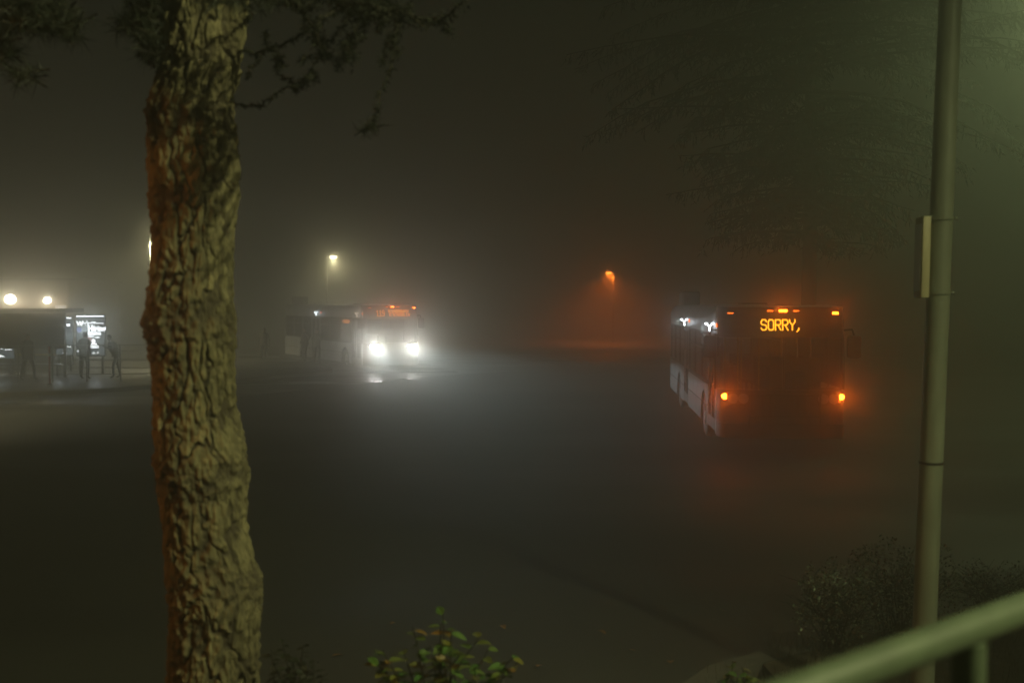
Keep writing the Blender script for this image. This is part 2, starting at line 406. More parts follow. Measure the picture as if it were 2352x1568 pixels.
def make_bus(loc, rz, label, text_fn, side_text, headlights, signals, warm_door):
    bus = empty('transit_bus', loc, rz); tag(bus, label, 'bus', 'transit buses in the fog')
    LEN = 12.2; AX = (2.75, 8.95)
    # --- body shell
    mb = MB()
    doors = [(0.62, 1.92), (6.25, 7.55)]
    # right-hand side (towards -x) is broken by two doors, the other side is whole
    segs_r = [(0.44, 0.62), (1.92, 6.25), (7.55, LEN-0.1)]
    for a, b in segs_r:
        mb.prism(arch_side(a, b, 0.34, 1.30, AX), 'x', -1.29, -1.25, mi=0)
    mb.prism(arch_side(0.44, LEN-0.1, 0.34, 1.30, AX), 'x', 1.25, 1.29, mi=0)
    for s in (-1, 1):
        x0, x1 = sorted((s*1.285, s*1.245))
        pil = ([0.44, 0.62, 1.92] if s < 0 else [0.50, 1.80])+[3.35, 4.80, 6.21, 7.55, 9.0, 10.5, LEN-0.25]
        for y in pil: mb.box(x0, x1, y-0.045, y+0.045, 1.30, 2.42, mi=1)
        mb.box(x0, x1, 0.44, LEN-0.1, 2.42, 2.72, mi=0)
        mb.box(s*1.295-0.008, s*1.295+0.008, 1.96 if s < 0 else 0.5, 6.2 if s < 0 else LEN-0.2, 1.26, 1.30, mi=1)
        mb.box(s*1.295-0.006, s*1.295+0.006, 1.96, 6.2, 0.78, 0.80, mi=1)
        mb.box(s*1.295-0.006, s*1.295+0.006, 7.6, LEN-0.2, 0.78, 0.80, mi=1)
    # roof with rounded shoulders
    sec = [(-1.285, 2.70)]+[(-1.285+0.28*(1-math.cos(PI/2*k/6)), 2.70+0.30*math.sin(PI/2*k/6)) for k in range(1, 7)]
    sec += [(0, 3.03)]+[(-x, z) for x, z in reversed(sec)]
    sec += [(x*0.97, z-0.05) for x, z in reversed(sec)]
    mb.prism(sec, 'y', 0.50, LEN-0.05, mi=0)
    mb.box(-1.25, 1.25, LEN-0.1, LEN-0.04, 0.34, 2.72, b=0.02, mi=0)
    mb.box(-1.24, 1.24, 0.48, LEN-0.1, 0.34, 0.42, mi=1)
    front_strip(mb, 0.36, 1.30, mi=2)
    front_strip(mb, 2.36, 2.98, off=0.004, mi=2)
    # roof cap of the front
    vv = []; n = 28
    for i in range(n+1): x, y = front_pt(-1+2*i/n, 2.98); vv.append((x, y, 2.98))
    vv += [(-1.0, 0.6, 3.02), (1.0, 0.6, 3.02)]
    mb.add(vv, [tuple(range(n+1))+(n+2, n+1)], mi=0)
    for s in (-1, 1):                                            # corner posts
        pts = [front_pt(s*0.985, z) for z in (1.28, 1.7, 2.1, 2.42)]
        mb.tube([(x, y+0.02, z) for (x, y), z in zip(pts, (1.28, 1.7, 2.1, 2.42))], 0.045, 8, mi=1)
    mb.build('body', [M['buswhite'], M['black'], M['busdark']], bus, smooth='auto')
    # --- windscreen, two panes with a centre bar
    for a, b in ((-0.975, -0.012), (0.012, 0.975)):
        mb = MB(); front_strip(mb, 1.31, 2.355, a, b, 14, 4, off=-0.006, th=0.012); mb.build('windscreen', M['glass'], bus, smooth='auto')
    mb = MB(); mb.tube([(0, front_pt(0, z)[1]-0.002, z) for z in (1.29, 1.7, 2.0, 2.37)], 0.012, 6); mb.build('windscreen_bar', M['black'], bus)
    # --- side windows
    for s, ys in ((-1, [(1.965, 3.305), (3.395, 4.755), (4.845, 6.165), (7.595, 8.955), (9.045, 10.455), (10.545, 11.9)]),
                  (1, [(0.55, 1.75), (1.85, 3.305), (3.395, 4.755), (4.845, 6.165), (6.255, 7.505), (7.595, 8.955), (9.045, 10.455), (10.545, 11.9)])):
        for a, b in ys:
            mb = MB(); x = s*1.262; mb.box(x-0.004, x+0.004, a, b, 1.31, 2.41)
            wdw = mb.build('side_window', M['glass_dark'], bus)
            mb = MB(); x = s*1.278
            for q in ((a, b, 1.30, 1.345), (a, b, 2.375, 2.42), (a, b, 2.02, 2.05)): mb.box(x-0.008, x+0.008, *q)
            for q in ((a, a+0.03), (b-0.03, b)): mb.box(x-0.007, x+0.007, *q, 1.345, 2.375)
            mb.build('window_frame', M['black'], wdw)
    # --- doors: two glazed leaves each
    for a, b in doors:
        mid = (a+b)/2
        for p, q in ((a+0.02, mid-0.01), (mid+0.01, b-0.02)):
            mb = MB(); x = -1.27
            for bb in ((p, q, 0.38, 0.62), (p, q, 2.32, 2.41), (p, p+0.07, 0.62, 2.32), (q-0.07, q, 0.62, 2.32), (p+0.07, q-0.07, 1.30, 1.34)):
                mb.box(x-0.018, x+0.018, *bb)
            d = mb.build('door', M['trimgrey'], bus)
            mb = MB(); mb.box(x-0.004, x+0.004, p+0.07, q-0.07, 0.62, 2.32); mb.build('door_glass', M['glass_dark'], d)
            mb = MB(); yy = q-0.1 if p < mid-0.1 and q < mid else p+0.1
            mb.tube([(x-0.03, yy, 0.9), (x-0.05, yy, 0.95), (x-0.05, yy, 1.75), (x-0.03, yy, 1.8)], 0.014, 6); mb.build('door_handle', M['metal'], d)
    # --- wheels
    for y in AX:
        for s in (-1, 1):
            c = Vector((s*1.10, y, 0.48)); mb = MB()
            prof = [(0.27, 0.13), (0.40, 0.15), (0.46, 0.13), (0.48, 0.09), (0.48, -0.09), (0.46, -0.13), (0.40, -0.15), (0.27, -0.13)]
            vv = []; n = 28
            for i in range(n):
                t = 2*PI*i/n
                for rr, xx in prof: vv.append((c.x+xx*s, c.y+rr*math.cos(t), c.z+rr*math.sin(t)))
            k = len(prof); mb.add(vv, [(i*k+j, ((i+1) % n)*k+j, ((i+1) % n)*k+(j+1) % k, i*k+(j+1) % k) for i in range(n) for j in range(k)])
            wh = mb.build('wheel', M['black'], bus, smooth='auto')
            mb = MB(); mb.tube([(c.x-0.10*s, c.y, c.z), (c.x+0.09*s, c.y, c.z)], 0.27, 20); mb.tube([(c.x+0.09*s, c.y, c.z), (c.x+0.15*s, c.y, c.z)], [0.12, 0.10], 14)
            for i in range(8):
                t = 2*PI*i/8; mb.tube([(c.x+0.09*s, c.y+0.19*math.cos(t), c.z+0.19*math.sin(t)), (c.x+0.115*s, c.y+0.19*math.cos(t), c.z+0.19*math.sin(t))], 0.018, 6)
            mb.build('rim', M['metal'], wh, smooth='auto')
    # --- roof units
    mb = MB(); mb.box(-1.08, -0.55, 10.3, 11.6, 2.98, 3.42, b=0.06); mb.build('air_conditioner', M['trimgrey'], bus)
    mb = MB(); mb.box(-0.30, 0.30, 3.6, 4.3, 3.0, 3.07, b=0.03); mb.build('roof_hatch', M['trimgrey'], bus)
    # --- bumper, bike rack, wipers, mirrors
    mb = MB(); front_strip(mb, 0.32, 0.62, off=0.07, th=0.09); mb.build('bumper', M['black'], bus, smooth='auto')
    mb = MB()
    for dx in (-0.7, 0.7): mb.tube([(dx, -0.05, 0.55), (dx, -0.16, 0.72), (dx, -0.13, 1.22)], 0.018, 6)
    mb.tube([(-0.72, -0.14, 1.22), (0.72, -0.14, 1.22)], 0.018, 6); mb.tube([(-0.72, -0.16, 0.78), (0.72, -0.16, 0.78)], 0.018, 6)
    for dx in (-0.45, -0.3, 0.25, 0.4): mb.tube([(dx, -0.15, 0.78), (dx, -0.145, 1.22)], 0.012, 6)
    mb.build('bike_rack', M['black'], bus)
    for s in (-1, 1):
        mb = MB(); x0, y0 = front_pt(s*0.15, 1.30); x1, y1 = front_pt(s*0.6, 1.55)
        mb.tube([(x0, y0-0.02, 1.30), (x1, y1-0.02, 1.58)], 0.012, 6); xa, ya = front_pt(s*0.5, 1.38); xb, yb = front_pt(s*0.66, 2.0)
        mb.tube([(xa, ya-0.018, 1.36), (x1, y1-0.02, 1.58), (xb, yb-0.018, 1.98)], 0.01, 5); mb.build('wiper', M['black'], bus)
        mb = MB(); xc, yc = front_pt(s*0.97, 2.45)
        mb.tube([(xc, yc, 2.50), (s*1.42, yc-0.22, 2.52), (s*1.45, yc-0.26, 2.40)], 0.02, 8)
        ma = mb.build('mirror_arm', M['black'], bus)
        mb = MB(); mb.box(s*1.45-0.14, s*1.45+0.14, yc-0.33, yc-0.21, 1.94, 2.40, b=0.05); mb.build('mirror', M['black'], ma, smooth='auto')
    # --- destination sign in the header
    mb = MB(); mb.box(-1.0, 1.0, 0.06, 0.075, 2.43, 2.82); xq, yq = front_pt(0, 2.62)
    mb = MB(); front_strip(mb, 2.44, 2.81, -0.80, 0.80, 20, 4, off=0.012, th=0.01); sg = mb.build('destination_sign', M['black'], bus, smooth='auto')
    for text in text_fn:
      mb = MB(); strokes(mb, *text)
      for i, (x, y, z) in enumerate(mb.v):                          # lay the diodes on the curved sign
          s = 1-(1-min(1, abs(x)/1.29))**(1/1.6); mb.v[i] = (x, front_pt(math.copysign(s, x), z)[1]-0.022, z)
      mb.build('led_text', M['ledbright'] if signals else M['led'], sg, fixn=False)
    mb = MB(); mb.box(-1.292, -1.284, 2.05, 3.2, 2.12, 2.34); ss = mb.build('side_sign', M['black'], bus)
    if side_text:
        mb = MB(); strokes(mb, side_text, -2.95, 2.17, 0.075, 0.12, 0.035, 0.018, -1.2945, flip=True); mb.build('side_led_text', M['led'], ss, fixn=False)
    # --- clearance lights along the roof edge
    for x, big in ((-1.05, 0), (-0.26, 0), (0, 1), (0.26, 0), (1.05, 2)):
        s = math.copysign(1-(1-abs(x)/1.29)**(1/1.6), x) if x else 0
        z = 2.905-0.05*(abs(x)/1.05)**2; _, y = front_pt(s, z); mb = MB()
        hw = 0.062 if big != 1 else 0.085; hh = 0.011 if big == 0 else 0.024
        mb.box(x-hw, x+hw, y-0.035, y-0.003, z-hh, z+hh, b=0.012)
        c = mb.build('clearance_light', M['amberbright'] if big else M['amberdim'], bus)
        if signals and big or (not signals):
            light('clearance_glow', 'SPOT', (x, y-0.07, z), spot=165, blend=0.6, aim=(0, -1, 0.15), color=AMBER, parent=bus, radius=0.03, energy=P_CLEAR*((2.0 if big == 1 else 0.4) if signals else 0.9))
    # --- lamps low on the front
    for s in (-1, 1):
        sp = 0.80; x, y = front_pt(s*sp, 0.98); x = s*1.165; 
        mb = MB(); mb.tube([(x, y-0.035, 1.16), (x, y+0.05, 1.16)], 0.058, 18)
        mb.build('turn_signal', M['amber'] if signals else M['lampoff'], bus, smooth='auto')
        if signals: light('signal_glow', 'SPOT', (x, y-0.12, 1.16), P_SIGNAL, AMBER, bus, 0.03, 110, 0.8, (0, -1, 0.28))
        if signals: light('signal_spill', 'POINT', (x, y-0.14, 1.16), 0.8, AMBER, bus, 0.03)
        hx = s*0.90
        _, hy = front_pt(s*0.62, 0.93)
        mb = MB(); mb.box(hx-0.23, hx+0.19, hy-0.035, hy+0.06, 0.98, 1.26, b=0.03); hs = mb.build('headlight_housing', M['black'], bus)
        for k in (-0.11, 0.10):
            mb = MB(); mb.tube([(hx+k, hy-0.052, 1.125), (hx+k, hy-0.035, 1.125)], 0.105, 20); mb.build('headlight', M['head'] if headlights else M['lampoff'], hs, smooth='auto')
        if headlights:
            light('headlight_beam', 'SPOT', (hx, hy-0.14, 1.125), P_HEAD_SPOT, COOL, bus, 0.09, 50, 0.25, (0.0, -1, -0.026), (1.0, 0.066, 1))
            light('headlight_glow', 'SPOT', (hx, hy-0.16, 1.125), P_HEAD_GLOW, (1.0, 0.97, 0.86), bus, 0.09, 104, 0.8, (0, -1, 0.10), (1.0, 0.20, 1))
    # --- door lamps: a Y of two little floodlights on a bracket, and a side marker beside each
    for dy, wm in ((0.95, warm_door), (6.6, False)):
        mb = MB(); mb.tube([(-1.30, dy, 2.44), (-1.37, dy, 2.52)], 0.012, 6)
        br = mb.build('door_lamp_bracket', M['metal'], bus)
        mb = MB(); c = Vector((-1.38, dy, 2.56))
        for k in (-1, 1): mb.ball(c+Vector((0.075*k, 0.06*k, 0.062)), 0.038, 0.036, 0.024, 10, 6); mb.tube([c+Vector((0.004*k, 0, 0.0)), c+Vector((0.06*k, 0.05*k, 0.05))], 0.012, 6)
        mb.tube([c+Vector((0.0, 0, 0.03)), c+Vector((0.01, 0, -0.10))], [0.016, 0.024], 6)
        mb.build('door_lamp', M['doorlampwarm'] if wm else M['doorlamp'], br)
        light('door_glow', 'POINT', c+Vector((-0.14, 0, -0.02)), 1.6 if not wm else 0.8, (0.8, 0.92, 1.0), bus, 0.04)
        mb = MB(); mb.box(-1.305, -1.288, dy-0.52, dy-0.46, 2.56, 2.64); mb.build('side_marker', M['amberdim'], bus)
    # --- interior
    mb = MB(); mb.box(-1.22, 1.22, 0.5, LEN-0.2, 0.43, 0.46); mb.build('cabin_floor', M['trimgrey'], bus)
    mb = MB(); mb.prism([(0.34, 0.9), (0.24, 1.27), (0.70, 1.30), (0.95, 1.05), (0.95, 0.9)], 'x', -0.1, 1.18); mb.build('dashboard', M['black'], bus)
    mb = MB(); c = Vector((0.62, 1.05, 1.32)); pts = [c+Vector((0.23*math.cos(t), 0.12*math.sin(t), 0.19*math.sin(t))) for t in [2*PI*k/20 for k in range(21)]]
    mb.tube(pts, 0.017, 6); mb.tube([c, c+Vector((0, -0.2, -0.25))], 0.03, 6); mb.tube([c+Vector((-0.23, 0, 0)), c+Vector((0.23, 0, 0))], 0.012, 5)
    mb.build('steering_wheel', M['black'], bus)
    def seat(x, y, face=1):
        mb = MB(); mb.box(x-0.21, x+0.21, y-0.2, y+0.22, 0.83, 0.93, b=0.03); mb.box(x-0.21, x+0.21, y+0.17, y+0.26, 0.93, 1.55, b=0.04); mb.tube([(x, y, 0.46), (x, y, 0.84)], 0.04, 6)
        mb.build('passenger_seat', M['seat'], bus, smooth='auto')
    seat(0.62, 1.75)
    for y in (3.7, 4.6, 5.5, 8.2, 9.1, 10.0):
        for x in (-0.98, -0.54, 0.54, 0.98):
            if x < 0 and y > 6 and y < 7.6: continue
            seat(x, y)
    for x, y in ((-0.62, 2.05), (0.36, 2.2), (-0.34, 3.4), (0.34, 5.0), (-0.34, 6.2)):
        mb = MB(); mb.tube([(x, y, 0.46), (x, y, 2.66)], 0.018, 8); mb.build('grab_pole', M['yellow'], bus)
    for s in (-1, 1):
        mb = MB(); mb.tube([(s*0.45, 2.2, 2.2), (s*0.45, 10.5, 2.2)], 0.016, 6); mb.build('grab_rail', M['metal'], bus)
    mb = MB(); mb.box(0.1, 1.2, 2.08, 2.11, 0.46, 1.85); mb.build('driver_partition', M['trimgrey'], bus)
    return bus

text_sorry = [('SORRY,', -0.44, 2.515, 0.105, 0.205, 0.037, 0.024, 0)]
text_route = [('119', -0.76, 2.50, 0.095, 0.24, 0.035, 0.024, 0), ('KINGSWAY', -0.18, 2.655, 0.088, 0.105, 0.036, 0.024, 0),
              ('TO METROTOWN STN', -0.18, 2.49, 0.045, 0.115, 0.0185, 0.012, 0)]
# near bus: the middle of its front at x = 1791 px, 20.6 m away
make_bus((5.50, 20.1, 0), R(-4.4), 'dark fronted bus with amber SORRY display and glowing turn signals', text_sorry, None, False, True, False)
make_bus((-5.25, 44.2, 0), R(29.5), 'bus with 119 display and dazzling white headlights on the far bay', text_route, 'KINGSWAY', True, False, True)

# ================================================================ street lamps
def street_lamp(base, height, arm, head_dir, lens, label, power, color, spot=158, lensw=0.5, tilt=0.0, pole_r=0.075, group=True, aim=None, blend=0.5, bowl=False):
    t = empty('street_lamp', base, head_dir); tag(t, label, 'street lamp', 'street lamps around the bus loop')
    mb = MB(); mb.tube([(0, 0, 0), (0, 0, 0.25), (0, 0, 0.26), (0, 0, height*0.6), (0, 0, height)], [pole_r*1.7, pole_r*1.7, pole_r, pole_r*0.85, pole_r*0.7], 12); mb.build('pole', M['galv'], t, smooth='auto')
    mb = MB(); mb.tube([(0, 0, height-0.12), (arm*0.3, 0, height), (arm, 0, height+0.04)], 0.035, 8); mb.build('arm', M['galv'], t, smooth='auto')
    mb = MB(); mb.box(arm-0.1, arm+lensw+0.1, -0.16, 0.16, height, height+0.12, b=0.04)
    hd = mb.build('lamp_head', M['trimgrey'], t, smooth='auto')
    mb = MB()
    if bowl: mb.ball((arm+lensw/2, 0, height-0.06), lensw*0.5, 0.16, 0.13, 16, 10)
    else: mb.box(arm, arm+lensw, -0.12, 0.12, height-0.030, height-0.003, b=0.008)
    mb.build('lamp_lens', lens, hd, smooth='auto')
    light('lamp_light', 'SPOT', (arm+lensw/2, 0, height-(0.32 if bowl else 0.16)), power, color, t, 0.12, spot, blend, aim or (0, 0, -1))
    return t
# seen lamps
pA = proj(751, 697, 74); zA = H+105*74/F
street_lamp((pA.x, 74, 0), zA+0.1, 0.30, R(-25), M['lens_warm'], 'warm white street lamp shining above the bus with the 119 display', P_LAMP_A, WARM, lensw=0.6, aim=(0.45, 0, -1), bowl=True)
pB = proj(346, 697, 50); zB = H+150*50/F
street_lamp((pB.x, 50, 0), zB+0.1, 0.25, R(-12), M['lens_warm'], 'warm street lamp half hidden behind the pine trunk', P_LAMP_B, WARM, lensw=0.5, aim=(-0.35, 0, -1), bowl=True)
pC = proj(1408, 697, 78); zC = H+69*78/F
street_lamp((pC.x, 78, 0), zC+0.06, 0.12, R(180), M['lens_sodium'], 'orange sodium street lamp standing alone beside the dark bus', P_LAMP_C, SODIUM, lensw=0.42, pole_r=0.055)
pD = proj(78, 697, 95); zD = H+41*95/F
street_lamp((pD.x, 95, 0), zD, 0.12, R(180), M['lens_sodium'], 'distant small orange lamp above the lit building', 500, SODIUM, lensw=0.5)
# outside the picture: an added fill, then lamps of the same loop
street_lamp((-19.0, 27.0, 0), 7.2, 0.5, R(-10), M['lens_dim'], 'added warm fill lamp beyond the left edge, brightening the ground before the shelter', P_LEFT_FILL, WARM, spot=116, blend=0.6, group=True)  # unseen lamp put in to brighten the ground at the left
street_lamp((19.5, 30.0, 0), 14.5, 0.8, R(200), M['lens_green'], 'greenish lamp beyond the right edge, past the leaning pole', P_RIGHT, GREENISH, group=True)
LAMP_YAW = R(140); q_ = Vector((-8.7, 5.2, -7.6)); R_AIM = Matrix.Rotation(-LAMP_YAW, 3, 'Z') @ q_
street_lamp((8.0, -1.3, 1.45), 8.2, 0.6, R(140), M['lens_green'], 'yellowish lamp on the footpath behind the railing', P_BEHIND, TAN, spot=58, blend=0.7, group=True, aim=R_AIM)
street_lamp((-5.3, 2.1, 1.3), 3.9, 0.6, R(0), M['lens_dim'], 'orange sodium lamp beyond the left edge, past the pine', P_LEFT, (1.0, 0.34, 0.05), spot=58, blend=0.8, group=True, aim=(3.2, 2.6, -3.4))

# ================================================================ leaning pole with sign at the right
t = empty('utility_pole', (2.915, 7.0, 0.0)); tag(t, 'thick grey pole at the right edge with a sign plate strapped on', 'pole')
top = Vector((0.165, 0.0, 6.6)); mb = MB()
mb.tube([(-0.0, 0, 0), (0, 0, 0.02), tuple(top*0.5), tuple(top)], [0.085, 0.082, 0.078, 0.074], 24); mb.build('shaft', M['polegrey'], t, smooth='auto')
def onpole(py): z = H-(py-HORIZON)/F*7.0; return top*(z/6.6)
mb = MB(); c = onpole(1063); mb.tube([c-Vector((0, 0, .008)), c+Vector((0, 0, .008))], 0.0835, 24); mb.build('tape_band', M['black'], t)
a, b = onpole(685), onpole(500)
mb = MB(); mb.box(-0.185, -0.125, -0.07, 0.07, a.z, b.z, b=0.012); sg = mb.build('sign_plate', M['signplate'], t, smooth='auto')
sg.location.x = a.x; sg.rotation_euler.y = 0.012
mb = MB(); mb.box(-0.191, -0.1855, -0.05, 0.05, a.z+0.05, b.z-0.05); q = mb.build('sign_edging', M['white'], sg)
for py in (503, 672):
    c = onpole(py); mb = MB(); mb.tube([c-Vector((0, 0, .012)), c+Vector((0, 0, .012))], 0.086, 24)
    mb.box(c.x-0.13, c.x-0.07, -0.03, 0.03, c.z-0.02, c.z+0.02); mb.tube([c+Vector((.083, -.03, 0)), c+Vector((.098, -.03, 0))], 0.010, 8); mb.build('strap', M['polegrey'], t, smooth='auto')

# ================================================================ railing at the lower right
p0, p1 = Vector((0.3856, 1.3085, 0)), Vector((0.8526, 1.658, 0)); dr = (p1-p0).normalized()
rl = empty('railing', (p0.x, p0.y, 1.455)); tag(rl, 'pale green tubular railing in the near lower right corner', 'railing')
s0 = Vector((0, 0, 0)); zt = 2.534-1.455
mb = MB(); mb.tube([dr*-1.6+Vector((0, 0, zt)), dr*0.2+Vector((0, 0, zt)), dr*3.4+Vector((0, 0, zt))], 0.026, 24); mb.build('top_rail', M['railpaint'], rl, smooth='auto')
mb = MB(); mb.tube([dr*-1.6+Vector((0, 0, 0.55)), dr*3.4+Vector((0, 0, 0.55))], 0.022, 16); mb.build('lower_rail', M['railpaint'], rl, smooth='auto')
for k in (-1.0, 0.425, 1.95, 3.3):
    mb = MB(); mb.tube([dr*k, dr*k+Vector((0, 0, zt-0.02))], 0.026, 16); mb.tube([dr*k, dr*k+Vector((0, 0, 0.015))], 0.06, 16); mb.build('post', M['railpaint'], rl, smooth='auto')

# ================================================================ pine in the foreground
prof = [(-900,395,592),(-300,388,585),(0,382,578),(90,380,566),(162,372,561),(210,357,546),(270,341,543),(315,345,544),(376,342,550),(450,346,549),(520,352,541),(592,355,536),(646,350,535),(700,343,541),(736,333,548),(772,331,548),(808,340,541),(844,347,538),(916,350,539),(960,350,544),(1021,350,558),(1061,345,566),(1101,352,563),(1141,361,558),(1221,369,562),(1301,372,582),(1335,374,597),(1381,378,597),(1461,380,590),(1568,378,586),(1800,372,600),(2050,350,625),(2150,330,650)]
TD = 4.6; k = TD/F
pz = np.array([H-(p[0]-HORIZON)*k for p in prof])[::-1]; pcx = np.array([((p[1]+p[2])/2-1176)*k for p in prof])[::-1]; pr = np.array([(p[2]-p[1])/2*k for p in prof])[::-1]
NA, NZ = 360, 1050
zz = np.linspace(0.25, 5.6, NZ); TH = np.linspace(0, 2*PI, NA, endpoint=False)
Zg, Tg = np.meshgrid(zz, TH, indexing='ij')
rs = np.random.RandomState(11); TAB = rs.rand(256, 256); TAB2 = rs.rand(256, 256); TAB3 = rs.rand(256, 256)
def vn(u, v, per, tab=TAB):
    iu = np.floor(u).astype(int); iv = np.floor(v).astype(int); fu = u-iu; fv = v-iv
    fu = fu*fu*(3-2*fu); fv = fv*fv*(3-2*fv)
    g = lambda a, b: tab[np.mod(np.mod(a, per), 256), np.mod(b, 256)]
    return (g(iu, iv)*(1-fu)+g(iu+1, iv)*fu)*(1-fv)+(g(iu, iv+1)*(1-fu)+g(iu+1, iv+1)*fu)*fv
def fbm(U, v, n, o=4, tab=TAB):
    s = 0; a = 0.5
    for i in range(o): s = s+a*vn(U*n*2**i, v*2**i+17*i, n*2**i, tab); a *= 0.5
    return s
def worley(u, v, per):
    iu = np.floor(u).astype(int); iv = np.floor(v).astype(int); f1 = np.full(u.shape, 9.); f2 = np.full(u.shape, 9.)
    for du in (-1, 0, 1):
        for dv in (-1, 0, 1):
            a = np.mod(iu+du, per); b = np.mod(iv+dv, 256)
            d = np.hypot(iu+du+0.15+0.7*TAB2[a, b]-u, iv+dv+0.1+0.8*TAB3[a, b]-v)
            m = d < f1; f2 = np.where(m, f1, np.minimum(f2, d)); f1 = np.where(m, d, f1)
    return f1, f2
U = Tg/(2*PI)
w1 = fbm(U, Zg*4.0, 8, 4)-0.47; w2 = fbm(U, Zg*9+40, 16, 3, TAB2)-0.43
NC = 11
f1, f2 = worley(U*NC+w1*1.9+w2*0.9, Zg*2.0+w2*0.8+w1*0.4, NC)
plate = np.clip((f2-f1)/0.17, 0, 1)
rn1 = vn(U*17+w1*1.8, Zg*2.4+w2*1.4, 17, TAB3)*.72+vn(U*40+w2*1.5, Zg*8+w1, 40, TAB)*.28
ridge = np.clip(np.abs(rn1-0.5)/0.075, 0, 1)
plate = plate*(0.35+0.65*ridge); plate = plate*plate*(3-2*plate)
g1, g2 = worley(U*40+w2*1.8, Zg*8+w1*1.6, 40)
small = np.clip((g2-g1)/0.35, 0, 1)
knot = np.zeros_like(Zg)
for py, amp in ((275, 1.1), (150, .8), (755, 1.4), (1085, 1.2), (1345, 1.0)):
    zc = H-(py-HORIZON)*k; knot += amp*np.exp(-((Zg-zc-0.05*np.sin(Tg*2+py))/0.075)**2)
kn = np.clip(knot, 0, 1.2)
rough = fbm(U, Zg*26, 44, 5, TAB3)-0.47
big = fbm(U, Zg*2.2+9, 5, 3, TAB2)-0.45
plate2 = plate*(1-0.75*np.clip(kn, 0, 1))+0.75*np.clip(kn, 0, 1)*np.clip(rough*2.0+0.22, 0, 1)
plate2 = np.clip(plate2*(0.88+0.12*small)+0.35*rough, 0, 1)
disp = -0.022*(1-plate2)-0.004*(1-small)*plate+0.028*rough+0.028*big+kn*(0.030*(fbm(U, Zg*14+3, 14, 3)-0.42))
rad = np.interp(Zg, pz, pr)-0.002+disp; cx = np.interp(Zg, pz, pcx)
X = cx+rad*np.sin(Tg); Y = TD-rad*np.cos(Tg)
tree = empty('pine_tree', (float(cx[0, 0]), TD, 0.75)); tag(tree, 'near pine with deeply furrowed bark and drooping lichen covered twigs', 'tree')
me = bpy.data.meshes.new('trunk'); vt = np.stack([X-tree.location.x, Y-TD, Zg-0.75], -1).reshape(-1, 3)
ff = []
for j in range(NZ-1):
    a = j*NA
    ff += [(a+i, a+(i+1) % NA, a+NA+(i+1) % NA, a+NA+i) for i in range(NA)]
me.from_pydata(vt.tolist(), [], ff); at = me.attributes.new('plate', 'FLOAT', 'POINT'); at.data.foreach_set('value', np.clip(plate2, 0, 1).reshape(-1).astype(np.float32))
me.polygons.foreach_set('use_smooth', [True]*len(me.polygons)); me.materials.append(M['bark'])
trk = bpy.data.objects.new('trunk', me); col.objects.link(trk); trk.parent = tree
TL = tree.location
rnd = random.Random(3)
def z6(x, y): return (527+x/4.167, y/4.167)
def z5(x, y): return (x/3.333, y/3.333)
def rough_twig(mb, lm, pts, r0, r1, d0, d1, clump=0.0, ext=(0, 0)):
    """a crooked twig through picture points, running from distance d0 to d1; clump = lichen tuft size in m"""
    P = [proj(x, y, d0+(d1-d0)*i/max(1, len(pts)-1))-TL for i, (x, y) in enumerate(pts)]
    out = []
    for a, b in zip(P[:-1], P[1:]):
        n = max(2, int((b-a).length/0.02))
        for q in range(n):
            p = a.lerp(b, q/n); out.append(p+Vector((rnd.gauss(0, .0035), rnd.gauss(0, .006), rnd.gauss(0, .0035))))
    out.append(P[-1]); n = len(out)
    mb.tube(out, [max(0.0012, r0+(r1-r0)*i/(n-1)) for i in range(n)], 5)
    if clump:
        for p in out:
            for q in range(int(7+clump*330)):
                o = p+Vector((rnd.gauss(0, clump*.5), rnd.gauss(0, clump*.6), rnd.gauss(-clump*.25, clump*.5)))
                d = Vector((rnd.uniform(-1, 1), rnd.uniform(-1, 1), rnd.uniform(-1.2, .5))).normalized(); L = rnd.uniform(.012, .03)
                s = d.cross(Vector((rnd.uniform(-1, 1), rnd.uniform(-1, 1), rnd.uniform(-1, 1)))).normalized()*rnd.uniform(.0025, .006)
                lm.add([o-s, o+s, o+d*L], [(0, 1, 2)])
tw, lm = MB(), MB(); twl, lml, twm, lmm = MB(), MB(), MB(), MB()
